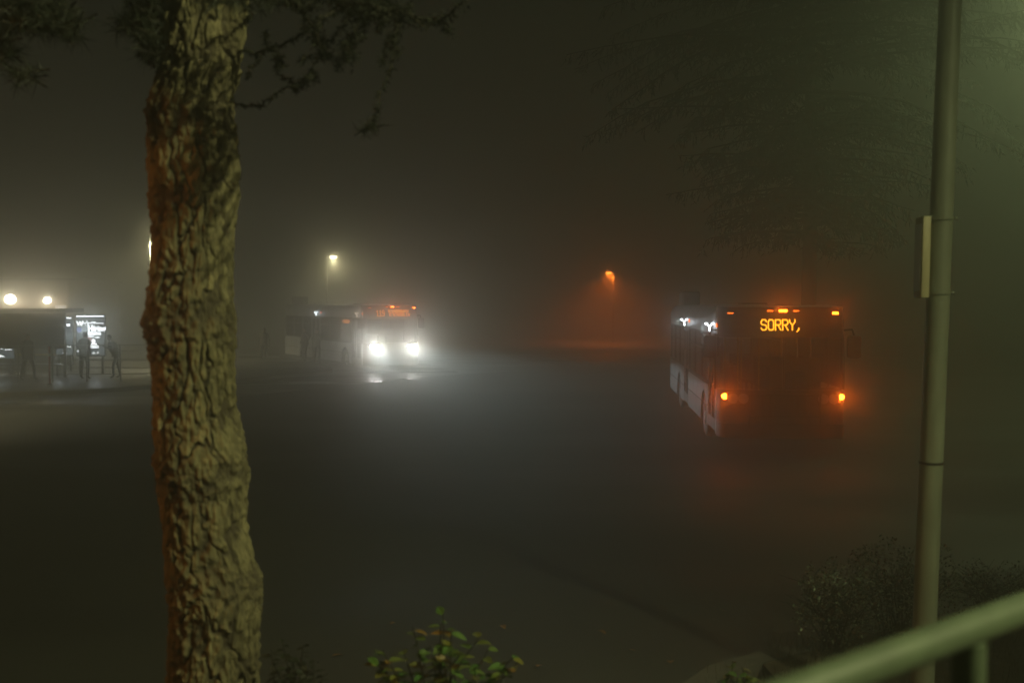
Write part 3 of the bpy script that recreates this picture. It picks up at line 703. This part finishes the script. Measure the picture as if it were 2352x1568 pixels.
B6 = [
 ([(120,515),(165,520),(300,545),(380,480),(520,460),(700,370),(740,340),(740,200),(700,100),(560,30),(430,-60)], .006, .008, .010),
 ([(700,-120),(950,0),(1100,80),(1350,150),(1550,130),(1750,190),(1900,225),(2100,180),(2240,70)], .016, .004, .026),
 ([(1000,30),(1150,60),(1350,90),(1550,170)], .01, .006, .040),
 ([(1150,130),(1300,150),(1500,190)], .01, .006, .034),
 ([(1900,225),(2050,240),(2120,350)], .004, .002, .016),
 ([(620,-60),(700,60),(740,190),(850,330),(900,480),(980,590)], .008, .005, .026),
 ([(820,330),(900,430),(960,540)], .005, .004, .028),
 ([(1080,120),(880,215),(850,300)], .005, .004, .010),
 ([(1180,150),(1100,270),(1000,420)], .004, .003, .006),
 ([(1300,160),(1250,280),(1180,400),(1100,560),(1060,650)], .006, .003, .022),
 ([(1200,380),(1140,470),(1180,560)], .005, .003, .034),
 ([(1330,200),(1300,290),(1290,400)], .004, .002, .006),
 ([(1480,150),(1470,230),(1440,330)], .004, .002, .013),
 ([(1580,170),(1640,260),(1560,400),(1580,560),(1550,700),(1450,900),(1420,1070),(1400,1170),(1340,1200)], .006, .002, .009),
 ([(1640,260),(1580,400),(1590,520)], .004, .003, .020),
 ([(1560,360),(1510,430),(1500,540),(1470,640)], .003, .002, .008),
 ([(900,560),(880,560),(750,570),(700,610)], .003, .0015, .006),
 ([(880,560),(800,700),(740,790),(620,830),(500,890),(400,970),(300,1030),(90,1010),(40,960)], .003, .005, .006),
 ([(800,700),(820,770),(790,760)], .003, .002, .014), ([(740,790),(640,850)], .003, .002, .013),
 ([(380,480),(470,520),(500,620),(480,700),(550,780),(620,800)], .003, .002, .008), ([(480,560),(500,640)], .003, .003, .020),
 ([(330,560),(280,620),(200,700),(190,770)], .003, .002, .003), ([(380,460),(375,330)], .003, .0015, .003),
 ([(900,-40),(800,60),(740,120),(860,115)], .005, .003, .010), ([(1650,170),(1720,120),(1750,60)], .003, .0015, .005),
 ([(430,-40),(520,20),(640,60),(720,110)], .006, .006, .022), ([(640,0),(740,40),(900,-10)], .006, .006, .030),
 ([(1100,-60),(1250,30),(1450,60),(1560,140)], .009, .006, .034), ([(160,250),(230,180),(210,90)], .004, .004, .006),
]
for i, (pts, r0, r1, cl) in enumerate(B6):
    dd = TD-0.1-0.5*rnd.random()
    near = pts[0][0] < 200 or pts[-1][0] < 200
    rough_twig(tw, lm, [z6(*p) for p in pts], r0, r1, TD if near else dd, TD-0.3 if near else dd-0.25, cl)
nb = MB()
def tuft(px, py, rx, ry, n, d, L=0.10):
    """needle tufts inside an ellipse of the picture, each on a short twig, spread in depth"""
    for q in range(n):
        t = rnd.uniform(0, 2*PI); rr = math.sqrt(rnd.random())
        c = proj(px+rx*rr*math.cos(t), py+ry*rr*math.sin(t), d+rnd.uniform(-.25, .25))-TL
        ax = Vector((rnd.uniform(-1, 1), rnd.uniform(-1, 1), rnd.uniform(-.6, .6))).normalized()
        (twl if px < 240 else twm if px < 420 else tw).tube([c-ax*0.09, c, c+ax*0.05], [.004, .003, .0015], 4)
        for i in range(46):
            o = c+ax*rnd.uniform(-.07, .05)
            dv = (ax*rnd.uniform(.1, 1)+Vector((rnd.gauss(0, .7), rnd.gauss(0, .7), rnd.gauss(0, .7)))).normalized()
            s = dv.cross(Vector((rnd.uniform(-1, 1), rnd.uniform(-1, 1), rnd.uniform(-1, 1)))).normalized()*.0022
            nb.add([o-s, o+s, o+dv*L*rnd.uniform(.6, 1)], [(0, 1, 2)])
for a in ((150, 62, 50, 26, 20, 4.2), (66, 185, 15, 14, 4, 4.1), (15, 40, 45, 70, 26, 4.2), (95, 10, 45, 22, 14, 4.3), (70, 62, 40, 18, 9, 4.2),
          (310, 62, 24, 14, 6, 4.4), (345, 25, 34, 32, 18, 4.4), (356, 118, 16, 18, 6, 4.45), (332, 5, 30, 15, 8, 4.4), (30, 118, 30, 26, 7, 4.15), (350, 80, 26, 22, 10, 4.45)):
    tuft(*a)
tuft(850, 296, 9, 4, 3, 4.2, 0.07); tuft(505, 4, 60, 14, 7, 4.0); tuft(620, 6, 40, 8, 4, 4.3); tuft(848, 12, 60, 12, 8, 4.1, .08); tuft(900, 40, 40, 12, 4, 4.1, .06)
for pts, r in (([z5(-60, 380), z5(0, 450), z5(80, 500), z5(150, 560), z5(210, 610)], .006), ([z5(-80, 100), z5(150, 160), z5(330, 220), z5(520, 210)], .012), ([z5(960, 215), z5(1080, 300), z5(1180, 400), z5(1260, 520)], .008), ([z5(1000, 40), z5(1130, 110), z5(1260, 200)], .01), ([z5(1080, 430), z5(1180, 480), z5(1250, 560)], .004)):
    q_ = pts[-1][0] < 240; rough_twig(twl if q_ else twm, lml if q_ else lmm, pts, r, r*.5, 4.2, 4.5, 0.008)
tw.build('twigs', M['twig'], tree, smooth=True, fixn=False); lm.build('lichen', M['lichen'], tree, fixn=False)
for a_, b_ in ((twl, lml), (twm, lmm)): a_.build('twigs', M['twig'], tree, smooth=True, fixn=False); b_.build('lichen', M['lichen'], tree, fixn=False)
nb.build('needles', M['needle'], tree, fixn=False)

# ================================================================ big conifer in the fog
def conifer(base, h, label, seed, spread, droop, n=120, zmin=4.2):
    rn = random.Random(seed); t = empty('conifer_tree', base); tag(t, label, 'tree')
    mb = MB(); mb.tube([(0, 0, 0), (0.05, 0, h*.3), (0, 0.05, h*.7), (0, 0, h)], [.26, .21, .13, .02], 10); mb.build('trunk', M['twig'], t, smooth=True)
    br, fo = MB(), MB()
    for i in range(n):
        z = zmin+(h-zmin)*rn.random()**1.05; az = rn.uniform(0, 2*PI); L = spread(z)*rn.choice((.45, .7, .85, 1, 1.1))*rn.uniform(.85, 1.1); dr_ = droop*rn.uniform(.2, 1.7); up_ = rn.uniform(-.1, .25); wob = rn.uniform(-.25, .25)
        d = Vector((math.cos(az), math.sin(az), 0)); pts = []
        for q in range(9):
            s = q/8; pts.append(Vector((0, 0, z))+d*L*s+Vector((-d.y, d.x, 0))*wob*L*s*s+Vector((rn.gauss(0, .09), rn.gauss(0, .09), up_*L*s-dr_*L*s*s)))
        br.tube(pts, [.05*(1-q/9)+.008 for q in range(9)], 5)
        side = Vector((-d.y, d.x, 0))
        for q in range(int(L*11)):
            s = rn.uniform(.12, 1); a = pts[min(7, int(s*8))].lerp(pts[min(8, int(s*8)+1)], s*8-int(s*8))
            w = rn.choice((-1, 1))*rn.uniform(.1, .75)*(1-.55*s); tip = a+side*w+d*abs(w)*.5+Vector((0, 0, -rn.uniform(.1, .45)))
            nn = 7
            for e in range(nn):
                o = a.lerp(tip, (e+rn.random())/nn); dv = ((tip-a).normalized()+Vector((rn.gauss(0, .5), rn.gauss(0, .5), rn.gauss(-.35, .4)))).normalized()
                sv = dv.cross(Vector((rn.uniform(-1, 1), rn.uniform(-1, 1), rn.uniform(-1, 1)))).normalized()*rn.uniform(.012, .03)
                fo.add([o-sv, o+sv, o+dv*rn.uniform(.10, .24)], [(0, 1, 2)])
    br.build('branches', M['twig'], t, fixn=False); fo.build('crown', M['conifer'], t, fixn=False); return t
conifer((9.2, 31.0, 0), 17.0, 'tall drooping conifer standing in the fog behind the dark bus', 4, lambda z: 2.5+0.74*max(0, z-4.8) if z < 11.5 else 7.5*max(0.05, (17.1-z)/5.6), 0.24, 260, 4.9)

# ================================================================ plants and leaves
def leaf(mb, o, d, L, wd, up, curl=0.25):
    d = d.normalized(); s = d.cross(up)
    if s.length < 1e-4: s = d.cross(Vector((1, 0, 0)))
    s.normalize(); n = s.cross(d)
    c = [o, o+d*L*.3-n*curl*L*.05, o+d*L*.65-n*curl*L*.22, o+d*L-n*curl*L*.55]
    e = [0.0, wd, wd*.8, 0]
    vv = [c[0], c[1]+s*e[1]+n*wd*.25, c[1], c[1]-s*e[1]+n*wd*.25, c[2]+s*e[2]+n*wd*.2, c[2], c[2]-s*e[2]+n*wd*.2, c[3]]
    mb.add(vv, [(0, 1, 2), (0, 2, 3), (1, 4, 5, 2), (2, 5, 6, 3), (4, 7, 5), (5, 7, 6)])
def leafy_plant(tips, base, d, label, m, L=(.05, .08), seed=1, per=9, pr=(1.0, 1.0)):
    rn = random.Random(seed); t = empty('leafy_plant', base); tag(t, label, 'plant')
    st, lf = MB(), MB(); b = Vector(base)
    for px, py in tips:
        tip = proj(px, py, d+rn.uniform(-.15, .15)); mid = b.lerp(tip, .55)+Vector((rn.gauss(0, .04), rn.gauss(0, .05), .05))
        pts = [b+Vector((rn.gauss(0, .03), rn.gauss(0, .03), -0.03)), b.lerp(mid, .5), mid, mid.lerp(tip, .5)+Vector((0, 0, .01)), tip]; pts = [p-b for p in pts]
        st.tube(pts, [.006, .005, .004, .003, .0015], 5)
        for q in range(per):
            s = 0.5+0.5*(q+rn.random())/per; i = min(3, int(s*4)); o = pts[i].lerp(pts[i+1], s*4-i)
            a = rn.uniform(0, 2*PI); dv = Vector((math.cos(a), math.sin(a)*.8, rn.uniform(-.3, .35)))
            leaf(lf, o, dv, rn.uniform(*L), rn.uniform(.2, .3)*L[1], Vector((rn.gauss(0, .3), rn.gauss(0, .3), 1)))
    st.build('stems', M['twig'], t, smooth=True, fixn=False); lf.build('leaves', m, t, fixn=False); return t
b0 = Vector((-0.28, 4.0, bank_z(-0.28, 4.0)))
leafy_plant([(1015, 1418), (945, 1445), (1035, 1452), (875, 1502), (985, 1490), (1100, 1472), (1180, 1518), (1165, 1545), (900, 1545), (1000, 1530), (1060, 1505), (1045, 1560), (960, 1565), (840, 1515), (1010, 1440), (925, 1510), (1120, 1500), (1090, 1540), (860, 1530), (1190, 1530)], b0, 4.0, 'small leafy shoot with green and orange leaves at the bottom edge', M['plantleaf'], (.045, .08), 2, 10)
b1 = Vector((-0.92, 4.4, bank_z(-0.92, 4.4)))
leafy_plant([(640, 1478), (690, 1490), (615, 1500), (715, 1520), (660, 1510), (700, 1545), (625, 1540), (735, 1560), (665, 1550)], b1, 4.4, 'dark low plant growing at the foot of the pine', M['needle'], (.035, .055), 6, 16)
b2 = Vector((1.36, 6.0, bank_z(1.36, 6.0)))
leafy_plant([(1690, 1528), (1680, 1550), (1712, 1540), (1668, 1565), (1725, 1560)], b2, 6.0, 'little rust coloured seedling in front of the kerb stone', M['plantleaf'], (.05, .09), 9, 7)

def bush(base, rx, ry, h, n, label, seed, mats, dry=0.25):
    rn = random.Random(seed); t = empty('bush', base); tag(t, label, 'bush', 'shrubs by the leaning pole'); st, lf, df = MB(), MB(), MB()
    for i in range(34):
        a = rn.uniform(0, 2*PI); rr = math.sqrt(rn.random()); e = Vector((rx*rr*math.cos(a), ry*rr*math.sin(a), h*math.sqrt(max(.05, 1-rr*rr*.8))*rn.uniform(.65, .95)))
        m_ = e*.5+Vector((rn.gauss(0, .05), rn.gauss(0, .05), .1)); st.tube([(rn.gauss(0, .05), rn.gauss(0, .05), -0.04), m_, e], [.009, .006, .002], 5)
        for q in range(5):
            e2 = m_.lerp(e, rn.random())+Vector((rn.gauss(0, .12), rn.gauss(0, .12), rn.gauss(.02, .1))); st.tube([m_.lerp(e, rn.random()*.6), e2], [.004, .0015], 4)
    for i in range(n):
        a = rn.uniform(0, 2*PI); zz_ = rn.random()**.6; rr = rn.random()**.38*math.sqrt(max(.04, 1-(abs(zz_-.55)/.62)**2.2))
        lump = 1+.16*math.sin(a*3+seed)+.12*math.sin(a*5+zz_*7)
        o = Vector((rx*rr*lump*math.cos(a), ry*rr*lump*math.sin(a), h*zz_*(.93+.12*math.sin(a*4+seed))))
        d = Vector((rn.gauss(0, 1), rn.gauss(0, 1), rn.gauss(.2, .8)))
        leaf(df if rn.random() < dry*(1.5-zz_) else lf, o, d, rn.uniform(.018, .042), rn.uniform(.005, .011), Vector((rn.gauss(0, .6), rn.gauss(0, .6), 1)))
    st.build('stems', M['twig'], t, fixn=False); lf.build('foliage', mats, t, fixn=False); df.build('dry_leaves', M['drybush'], t, fixn=False); return t
bush((2.72, 8.35, 0.09), 0.32, 0.32, 0.74, 2300, 'smaller rounded bush with pale leaves left of the leaning pole', 3, M['bushleaf'], 0.35)
bush((3.42, 8.75, 0.09), 0.50, 0.42, 0.80, 3600, 'wide dense bush directly behind the foot of the leaning pole', 8, M['bushleaf'], 0.22)
bush((4.5, 9.2, 0.09), 0.46, 0.40, 0.52, 2000, 'low dim bush beyond the right side of the leaning pole', 12, M['bushleaf'], 0.3)
# tufts of grass on the bed and bank edge
gr = MB(); rn = random.Random(21)
for i in range(2600):
    x = rn.uniform(1.5, 5.5); y = rn.uniform(7.4, 8.6+max(0, x-2.4)*.3)
    if x < 2.2 and y > 7.9: continue
    z = 0.10 if x > 2.1 else 0.02; L = rn.uniform(.05, .22); d = Vector((rn.gauss(0, .35), rn.gauss(0, .35), 1)).normalized()*L; s = Vector((rn.uniform(-1, 1), rn.uniform(-1, 1), 0)).normalized()*.003
    gr.add([(x-s.x, y-s.y, z-.02), (x+s.x, y+s.y, z-.02), (x+d.x, y+d.y, z+d.z)], [(0, 1, 2)])
o = gr.build('dry_grass', M['grass'], fixn=False); tag(o, 'thin dry grass around the bushes', 'grass', kind='stuff')
# fallen leaves, each one a thing
spots = [(1155,1110,'lying alone in the middle of the dark asphalt'),(1455,1503,'lying left of the kerb stone near the bottom edge'),(1545,1530,'lying just in front of the kerb stone'),(1665,1410,'lying on the asphalt left of the bushes'),(1155,1448,'lying behind the leafy shoot'),
 (900,1440,'lying up and left of the leafy shoot'),(770,1515,'lying between the pine and the leafy shoot'),(1240,1540,'lying right of the leafy shoot at the bottom edge'),(1385,1460,'lying between the leafy shoot and the kerb stone')]
rn = random.Random(4); g0 = None
for i, (px, py, wh) in enumerate(spots):
    d = F*(H-0.012)/(py-HORIZON); mb = MB(); L = rn.uniform(.07, .11); a = rn.uniform(0, 2*PI)
    leaf(mb, Vector((-L/2, 0, 0.0)), Vector((1, 0, .12)), L, L*.33, Vector((0, 0, 1)), .5)
    p = proj(px, py, d); o = mb.build('fallen_leaf', M['fallen'], loc=(p.x, p.y, 0.022), fixn=False); o.rotation_euler = (rn.gauss(0, .15), rn.gauss(0, .15), a)
    tag(o, 'orange fallen leaf '+wh, 'leaf', 'fallen leaves on the asphalt')

# ================================================================ waiting area at the left
def person(loc, rz, label, jacket, pose, hgt=1.74, seed=0, name='person'):
    """one skinned figure facing -y; pose: dict of joint offsets"""
    s = hgt/1.74; P = lambda x, y, z: Vector((x, y, z))*s
    lean = pose.get('lean', 0.0); step = pose.get('step', 0.06); arms = pose.get('arms', 'down'); spread = pose.get('spread', 0.10)
    pel = P(0, 0, .95); ch = P(0, -.02-lean*.35, 1.32); sh = P(0, -.01-lean*.5, 1.45); nk = P(0, -.02-lean*.55, 1.51); hd = P(0, -.045-lean*.65, 1.60)
    V, E, RR = [], [], []
    def ad(p, r, par=None):
        V.append(p); RR.append(r*s); i = len(V)-1
        if par is not None: E.append((par, i))
        return i
    a = ad(pel, .155); b = ad(pel.lerp(ch, .5), .145, a); c = ad(ch, .165, b); e = ad(sh, .12, c); n_ = ad(nk, .058, e); h_ = ad(hd, .085, n_)
    top_ = ad(hd+P(0, -.005, .10), .075, h_)
    hands = []
    for k in (-1, 1):
        ad_ = ad(P(k*.10, 0, .88), .10, a); kn_ = ad(P(k*(spread), -step*k*.7-.03, .50), .066, ad_); an = ad(P(k*(spread+.02), step*k*-.9+.02, .09), .045, kn_)
        ad(P(k*(spread+.03), step*k*-.9-.13, .04), .035, an)
        s1 = ad(sh+P(k*.18, 0, -.03), .068, e)
        if arms == 'down': el = sh+P(k*.25, .04, -.31); wr = sh+P(k*.26, -.05, -.55); fd = P(k*.0, -.02, -1)
        elif arms == 'phone': el = sh+P(k*.25, .0, -.29); wr = sh+P(k*.08, -.25, -.20); fd = P(-k*.4, -.6, .5)
        else: el = sh+P(k*.26, .08, -.27); wr = sh+P(k*.16, -.12, -.44); fd = P(-k*.5, -.5, -.5)
        e1 = ad(el, .052, s1); w_ = ad(wr, .034, e1); fd = fd.normalized(); pm = ad(wr+fd*.07*s, .030, w_)
        sd = fd.cross(Vector((0, 1, 0.2))).normalized()
        for q, L in ((-1.5, .065), (-.5, .08), (.5, .075), (1.5, .058)):
            f0 = wr+fd*.085*s+sd*q*.019*s; k1 = ad(f0, .0095, pm); k2 = ad(f0+(fd+Vector((0, -.2, 0)))*L*.5*s, .0085, k1); ad(f0+(fd*.9+Vector((0, -.5, 0)))*L*s, .007, k2)
        th0 = wr+fd*.03*s-sd*.03*s; t1 = ad(th0, .011, w_); ad(th0+(fd*.7-sd*.7)*.05*s, .009, t1)
    me = bpy.data.meshes.new('person_body'); me.from_pydata(V, E, []); o = bpy.data.objects.new('tmp', me); col.objects.link(o)
    sk = o.modifiers.new('s', 'SKIN')
    for i, r in enumerate(RR): me.skin_vertices[0].data[i].radius = (r, r*(.72 if i in (1, 2, 0, 3) else 1))
    me.skin_vertices[0].data[0].use_root = True
    sb = o.modifiers.new('d', 'SUBSURF'); sb.levels = 2; sb.render_levels = 2
    dg = bpy.context.evaluated_depsgraph_get(); mesh = bpy.data.meshes.new_from_object(o.evaluated_get(dg)); bpy.data.objects.remove(o)
    mesh.materials.clear()
    for m in (M['trousers'], jacket, M['skin'], M['black']): mesh.materials.append(m)
    for f in mesh.polygons:
        cz = f.center.z/s; cxx = abs(f.center.x)/s
        f.material_index = 3 if cz < .10 else (0 if cz < .90 and cxx < .22 else (2 if cz > 1.50-lean*.1 else 1)); f.use_smooth = True
    t = empty(name, loc, rz); tag(t, label, 'person', 'people waiting on the platform')
    bo = bpy.data.objects.new('body', mesh); col.objects.link(bo); bo.parent = t
    mb = MB(); hc = hd+P(0, .012, .045); mb.ball(hc, .092*s, .102*s, .105*s, 16, 10); hv = []
    keep = [p for p in mb.v]; mb2 = MB()
    mb2.v = [(x, max(y, hc.y-.055*s-.9*(max(0, z-hc.z))), max(z, hc.z-.06*s) if y > hc.y-.02 else max(z, hc.z+.035*s)) for x, y, z in keep]; mb2.f = mb.f; mb2.m = mb.m
    mb2.build('hair', M['hair'], t, smooth=True)
    mb = MB()                                                     # nose, ears, eyes and mouth
    mb.ball(hd+P(0, -.098, .005), .014*s, .02*s, .02*s, 8, 6)
    for k in (-1, 1): mb.ball(hd+P(k*.088, 0, .01), .012*s, .02*s, .03*s, 8, 6); mb.ball(hd+P(k*.032, -.082, .035), .012*s, .008*s, .008*s, 8, 6, 1)
    mb.ball(hd+P(0, -.085, -.04), .024*s, .008*s, .007*s, 8, 5, 1)
    mb.build('face', [M['skin'], M['hair']], t, smooth=True)
    mb = MB(); mb.tube([pel+P(0, 0, -.10), pel+P(0, 0, .05), ch+P(0, 0, -.05), ch+P(0, 0, .10)], [.185*s, .178*s, .19*s, .165*s], 16, cap=False)
    mb.build('coat', jacket, t, smooth=True, fixn=False)
    return t
def on_plat(px, d): return (proj(px, 0, d).x, d, PZ)
person(on_plat(193, 38.2), R(165), 'person in dark jacket standing against the lit hiring poster', M['jacket'], dict(spread=.15, step=.03, arms='front'), 1.82)
person(on_plat(62, 37.6), R(70), 'person with legs apart under the dark shelter panel', M['jacket'], dict(spread=.12, step=.20, arms='down'), 1.76)
person(on_plat(266, 38.8), R(-60), 'stooping person in grey right of the hiring poster', M['jacket2'], dict(spread=.13, step=.16, lean=.35, arms='phone'), 1.70)
person(on_plat(606, 50.5), R(10), 'person in pale coat waiting between the pine and the 119 bus', M['jacket3'], dict(step=.05), 1.66)
person(on_plat(700, 49.5), R(-40), 'person in grey beside the rear door of the 119 bus', M['jacket2'], dict(step=.08, arms='front'), 1.72)
person(on_plat(727, 47.8), R(30), 'person in pale coat closest to the front of the 119 bus', M['jacket3'], dict(step=.05, arms='phone'), 1.70)

# barrier rail in front of the people
bx0, bx1 = proj(-40, 0, 36.4), proj(352, 0, 37.4); v = bx1-bx0; v.z = 0
ba = empty('pedestrian_barrier', (bx0.x, bx0.y, PZ)); tag(ba, 'long thin three rail barrier in front of the people', 'barrier')
for z in (1.36, .82, .28):
    mb = MB(); mb.tube([(0, 0, z), (v.x, v.y, z)], .018, 6); mb.build('rail', M['galv'], ba)
for i in range(6):
    q = v*(i/5); mb = MB(); mb.tube([(q.x, q.y, 0), (q.x, q.y, 1.38)], .03, 8); mb.build('post', M['galv'], ba)
mp = proj(112, 0, 35.8); t = empty('marker_post', (mp.x, mp.y, PZ)); tag(t, 'slim red marker post in front of the shelter', 'post')
mb = MB(); mb.tube([(0, 0, 0), (0, 0, 1.35)], .035, 10); mb.build('shaft', M['red'], t); mb = MB(); mb.tube([(0, 0, 1.0), (0, 0, 1.12)], .038, 10); mb.build('reflector', M['white'], t)
mb = MB(); mb.tube([(0, 0, 0), (0, 0, .03)], .11, 12); mb.build('base', M['black'], t)

# shelter
sx0, sx1 = proj(-120, 0, 40.0).x, proj(166, 0, 40.0).x
sh = empty('bus_shelter', ((sx0+sx1)/2, 40.0, PZ)); tag(sh, 'dark bus shelter with opaque upper panel at the far left', 'shelter')
hw = (sx1-sx0)/2
mb = MB(); mb.box(-hw-.1, hw+.1, -.9, .9, 2.55, 2.71, b=.03); mb.build('roof', M['darkpanel'], sh)
mb = MB(); mb.box(-hw, hw, -.72, -.66, 1.12, 2.53); mb.build('panel', M['darkpanel'], sh)
for x in (-hw+.05, -hw/3, hw/3, hw-.05):
    mb = MB(); mb.box(x-.05, x+.05, -.63, -.53, 0, 2.54); mb.build('post', M['trimgrey'], sh)
mb = MB(); mb.box(-hw+.4, hw-.4, -.2, .25, .42, .48, b=.01)
for x in (-hw+.6, 0, hw-.6): mb.box(x-.03, x+.03, -.1, .15, 0, .43)
mb.build('bench', M['trimgrey'], sh)

# lit posters
def text_mesh(txt, size, name, m, parent, loc, bold=0.0):
    cu = bpy.data.curves.new('t', 'FONT'); cu.body = txt; cu.size = size; cu.offset = bold; cu.align_x = 'LEFT'
    o = bpy.data.objects.new('t', cu); col.objects.link(o); dg = bpy.context.evaluated_depsgraph_get()
    me = bpy.data.meshes.new_from_object(o.evaluated_get(dg)); bpy.data.objects.remove(o); me.materials.clear(); me.materials.append(m)
    o = bpy.data.objects.new(name, me); col.objects.link(o); o.parent = parent; o.location = loc; o.rotation_euler = (PI/2, 0, 0); return o
def poster(px0, px1, d, z0, z1, label, full=True):
    x0, x1 = proj(px0, 0, d).x, proj(px1, 0, d).x; wd = x1-x0
    t = empty('advert_board', (x0, d, PZ)); tag(t, label, 'poster', 'lit advert boards')
    mb = MB(); mb.box(-.05, wd+.05, .02, .16, z0-.06, z1+.06, b=.015); mb.box(.05, .13, .04, .14, 0, z0); mb.box(wd-.13, wd-.05, .04, .14, 0, z0); mb.build('frame', M['black'], t)
    mb = MB(); mb.box(0, wd, -.0, .018, z0, z1); sc_ = mb.build('screen', M['adgrey'], t)
    h = z1-z0; mb = MB(); mb.box(0, wd, -.006, -.001, z1-.035, z1); mb.build('light_strip', M['adstrip'], t)
    mb = MB()
    def bar(u0, u1, v, th=.018): mb.box(wd*u0, wd*u1, -.006, -.001, z1-h*v-th, z1-h*v+th)
    if full:
        text_mesh("We're", .26, 'headline', M['adwhite'], t, (wd*.0, -.005, z1-h*.25), .008)
        text_mesh("Hiring", .30, 'headline', M['adwhite'], t, (wd*.41, -.005, z1-h*.385), .010)
        bar(.42, .88, .43, .02); bar(.42, .9, .475, .022); bar(.42, .62, .53, .014); bar(.66, .84, .55, .014); bar(.5, .8, .775, .016); bar(.5, .8, .815, .016); bar(.0, .06, .90, .016); bar(.55, .72, .16, .008); bar(.55, .98, .19, .008)
        c2 = MB(); c2.tube([(wd*.10, -.012, z1-h*.36), (wd*.10, -.004, z1-h*.36)], .11, 20); c2.build('emblem', M['adblue'], t)
        c2 = MB(); c2.tube([(wd*.46, -.012, z1-h*.60), (wd*.46, -.004, z1-h*.60)], .10, 20); c2.build('disc', M['adred'], t)
        mb.tube([(wd*.62, -.012, z1-h*.645), (wd*.62, -.004, z1-h*.645)], .075, 16); mb.prism([(wd*.5, z1-h*.74), (wd*.76, z1-h*.74), (wd*.70, z1-h*.70), (wd*.57, z1-h*.70)], 'y', -.006, -.001)
        mb.prism([(wd*.56, z1-h*.96), (wd*.68, z1-h*.96), (wd*.62, z1-h*.925)], 'y', -.006, -.001); mb.tube([(wd*.76, -.006, z1-h*.94), (wd*.76, -.001, z1-h*.94)], .025, 10)
    else:
        bar(.05, .62, .76, .018); bar(.05, .4, .81, .018); bar(.7, .95, .78, .012); mb.prism([(wd*.4, z1-h*.955), (wd*.7, z1-h*.955), (wd*.55, z1-h*.915)], 'y', -.006, -.001)
        bar(.1, .9, .2, .05)
    mb.build('print', M['adwhite'], t, fixn=False)
    light('poster_glow', 'POINT', (wd*.5, -.35, z0+h*.6), P_AD, (.80, .93, 1), t, .25)
    return t
poster(176, 238, 41.2, .78, 2.40, 'lit poster reading We\'re Hiring behind the standing person')
poster(-36, 30, 42.6, .55, 2.3, 'lit poster whose foot shows at the left edge under the shelter panel', False)
poster(128, 164, 42.9, .70, 2.3, 'narrow lit poster glimpsed under the right end of the shelter panel', False)
# low wall with a yellow stripe
lx0, lx1 = proj(-140, 0, 47).x, proj(168, 0, 47).x; t = empty('low_wall', (lx0, 47, PZ)); tag(t, 'low grey wall with a yellow stripe behind the shelter', 'wall')
mb = MB(); mb.box(0, lx1-lx0, 0, .25, -.05, .85); mb.build('masonry', M['concrete'], t); mb = MB(); mb.box(.1, lx1-lx0-.1, -.012, -.002, .46, .54); mb.build('stripe', M['yellow'], t)
# building with flood lights
ex0, ex1 = proj(-200, 0, 62).x, proj(158, 0, 62).x; wl = ex1-ex0
t = empty('station_building', (ex0, 62, 0)); tag(t, 'low tan station building with two dazzling wall lamps at the far left', 'building')
mb = MB(); mb.box(0, wl, 0, 8, 0, 4.45); mb.build('wall', M['wall'], t); mb = MB(); mb.box(-.2, wl+.2, -.25, 8.2, 4.45, 4.62, b=.03); mb.build('roof', M['darkpanel'], t)
for px in (40, 75): 
    x = proj(px, 0, 62).x-ex0; mb = MB(); mb.box(x-.6, x+.6, -.03, .02, .3, 2.4); mb.build('window', M['glass_dark'], t)
for px, py, pw, r in ((23, 687, P_WALL, .36), (108, 690, P_WALL*.55, .24)):
    p = proj(px, py, 61.2); x = p.x-ex0; mb = MB(); mb.box(x-.2, x+.2, -.62, -.003, p.z-.02+.25, p.z+.08+.25); lmp = mb.build('wall_lamp', M['trimgrey'], t)
    mb = MB(); mb.ball((x, -.72, p.z), r, .16, r*.8, 16, 10); mb.build('lamp_glass', M['lens_wall'], lmp, smooth=True)
    light('wall_light', 'SPOT', (x, -.93, p.z), pw, (1, .84, .52), t, .08, 150, .6, (0, -1, -.1))
    light('wall_wash', 'POINT', (x, -.9, p.z-.3), 60, (1, .8, .5), t, .1)
p = proj(133, 705, 61.5); mb = MB(); mb.box(p.x-ex0-.32, p.x-ex0+.32, -.14, -.003, p.z-.10, p.z+.10); mb.build('lit_sign', emit('lit_sign', (1, .9, .72), 3), t)

# ================================================================ fog
mb = MB(); mb.box(-100, 100, -16, 172, -1, 18.5)
hz = mb.build('haze', bpy.data.materials.new('fog')); m = hz.data.materials[0]; m.use_nodes = True; nt = m.node_tree; nt.nodes.clear()
pv = N(nt, 'ShaderNodeVolumePrincipled'); mo = N(nt, 'ShaderNodeOutputMaterial'); ad = N(nt, 'ShaderNodeAddShader'); pf = N(nt, 'ShaderNodeVolumePrincipled')      # fog droplets: a broad lobe and a narrow forward one
nt.links.new(pv.outputs[0], ad.inputs[0]); nt.links.new(pf.outputs[0], ad.inputs[1]); nt.links.new(ad.outputs[0], mo.inputs['Volume'])
pf.inputs['Color'].default_value = (0.97, 0.98, 0.95, 1); pf.inputs['Density'].default_value = FOG_FWD; pf.inputs['Anisotropy'].default_value = FOG_FWD_G
pf.inputs['Density Attribute'].default_value = ''
pv.inputs['Color'].default_value = (0.92, 0.95, 0.88, 1); pv.inputs['Density'].default_value = FOG; pv.inputs['Anisotropy'].default_value = FOG_G
pv.inputs['Density Attribute'].default_value = ''
m.cycles.homogeneous_volume = True
tag(hz, kind='stuff', label='pale night fog filling the whole bus loop', cat='fog')
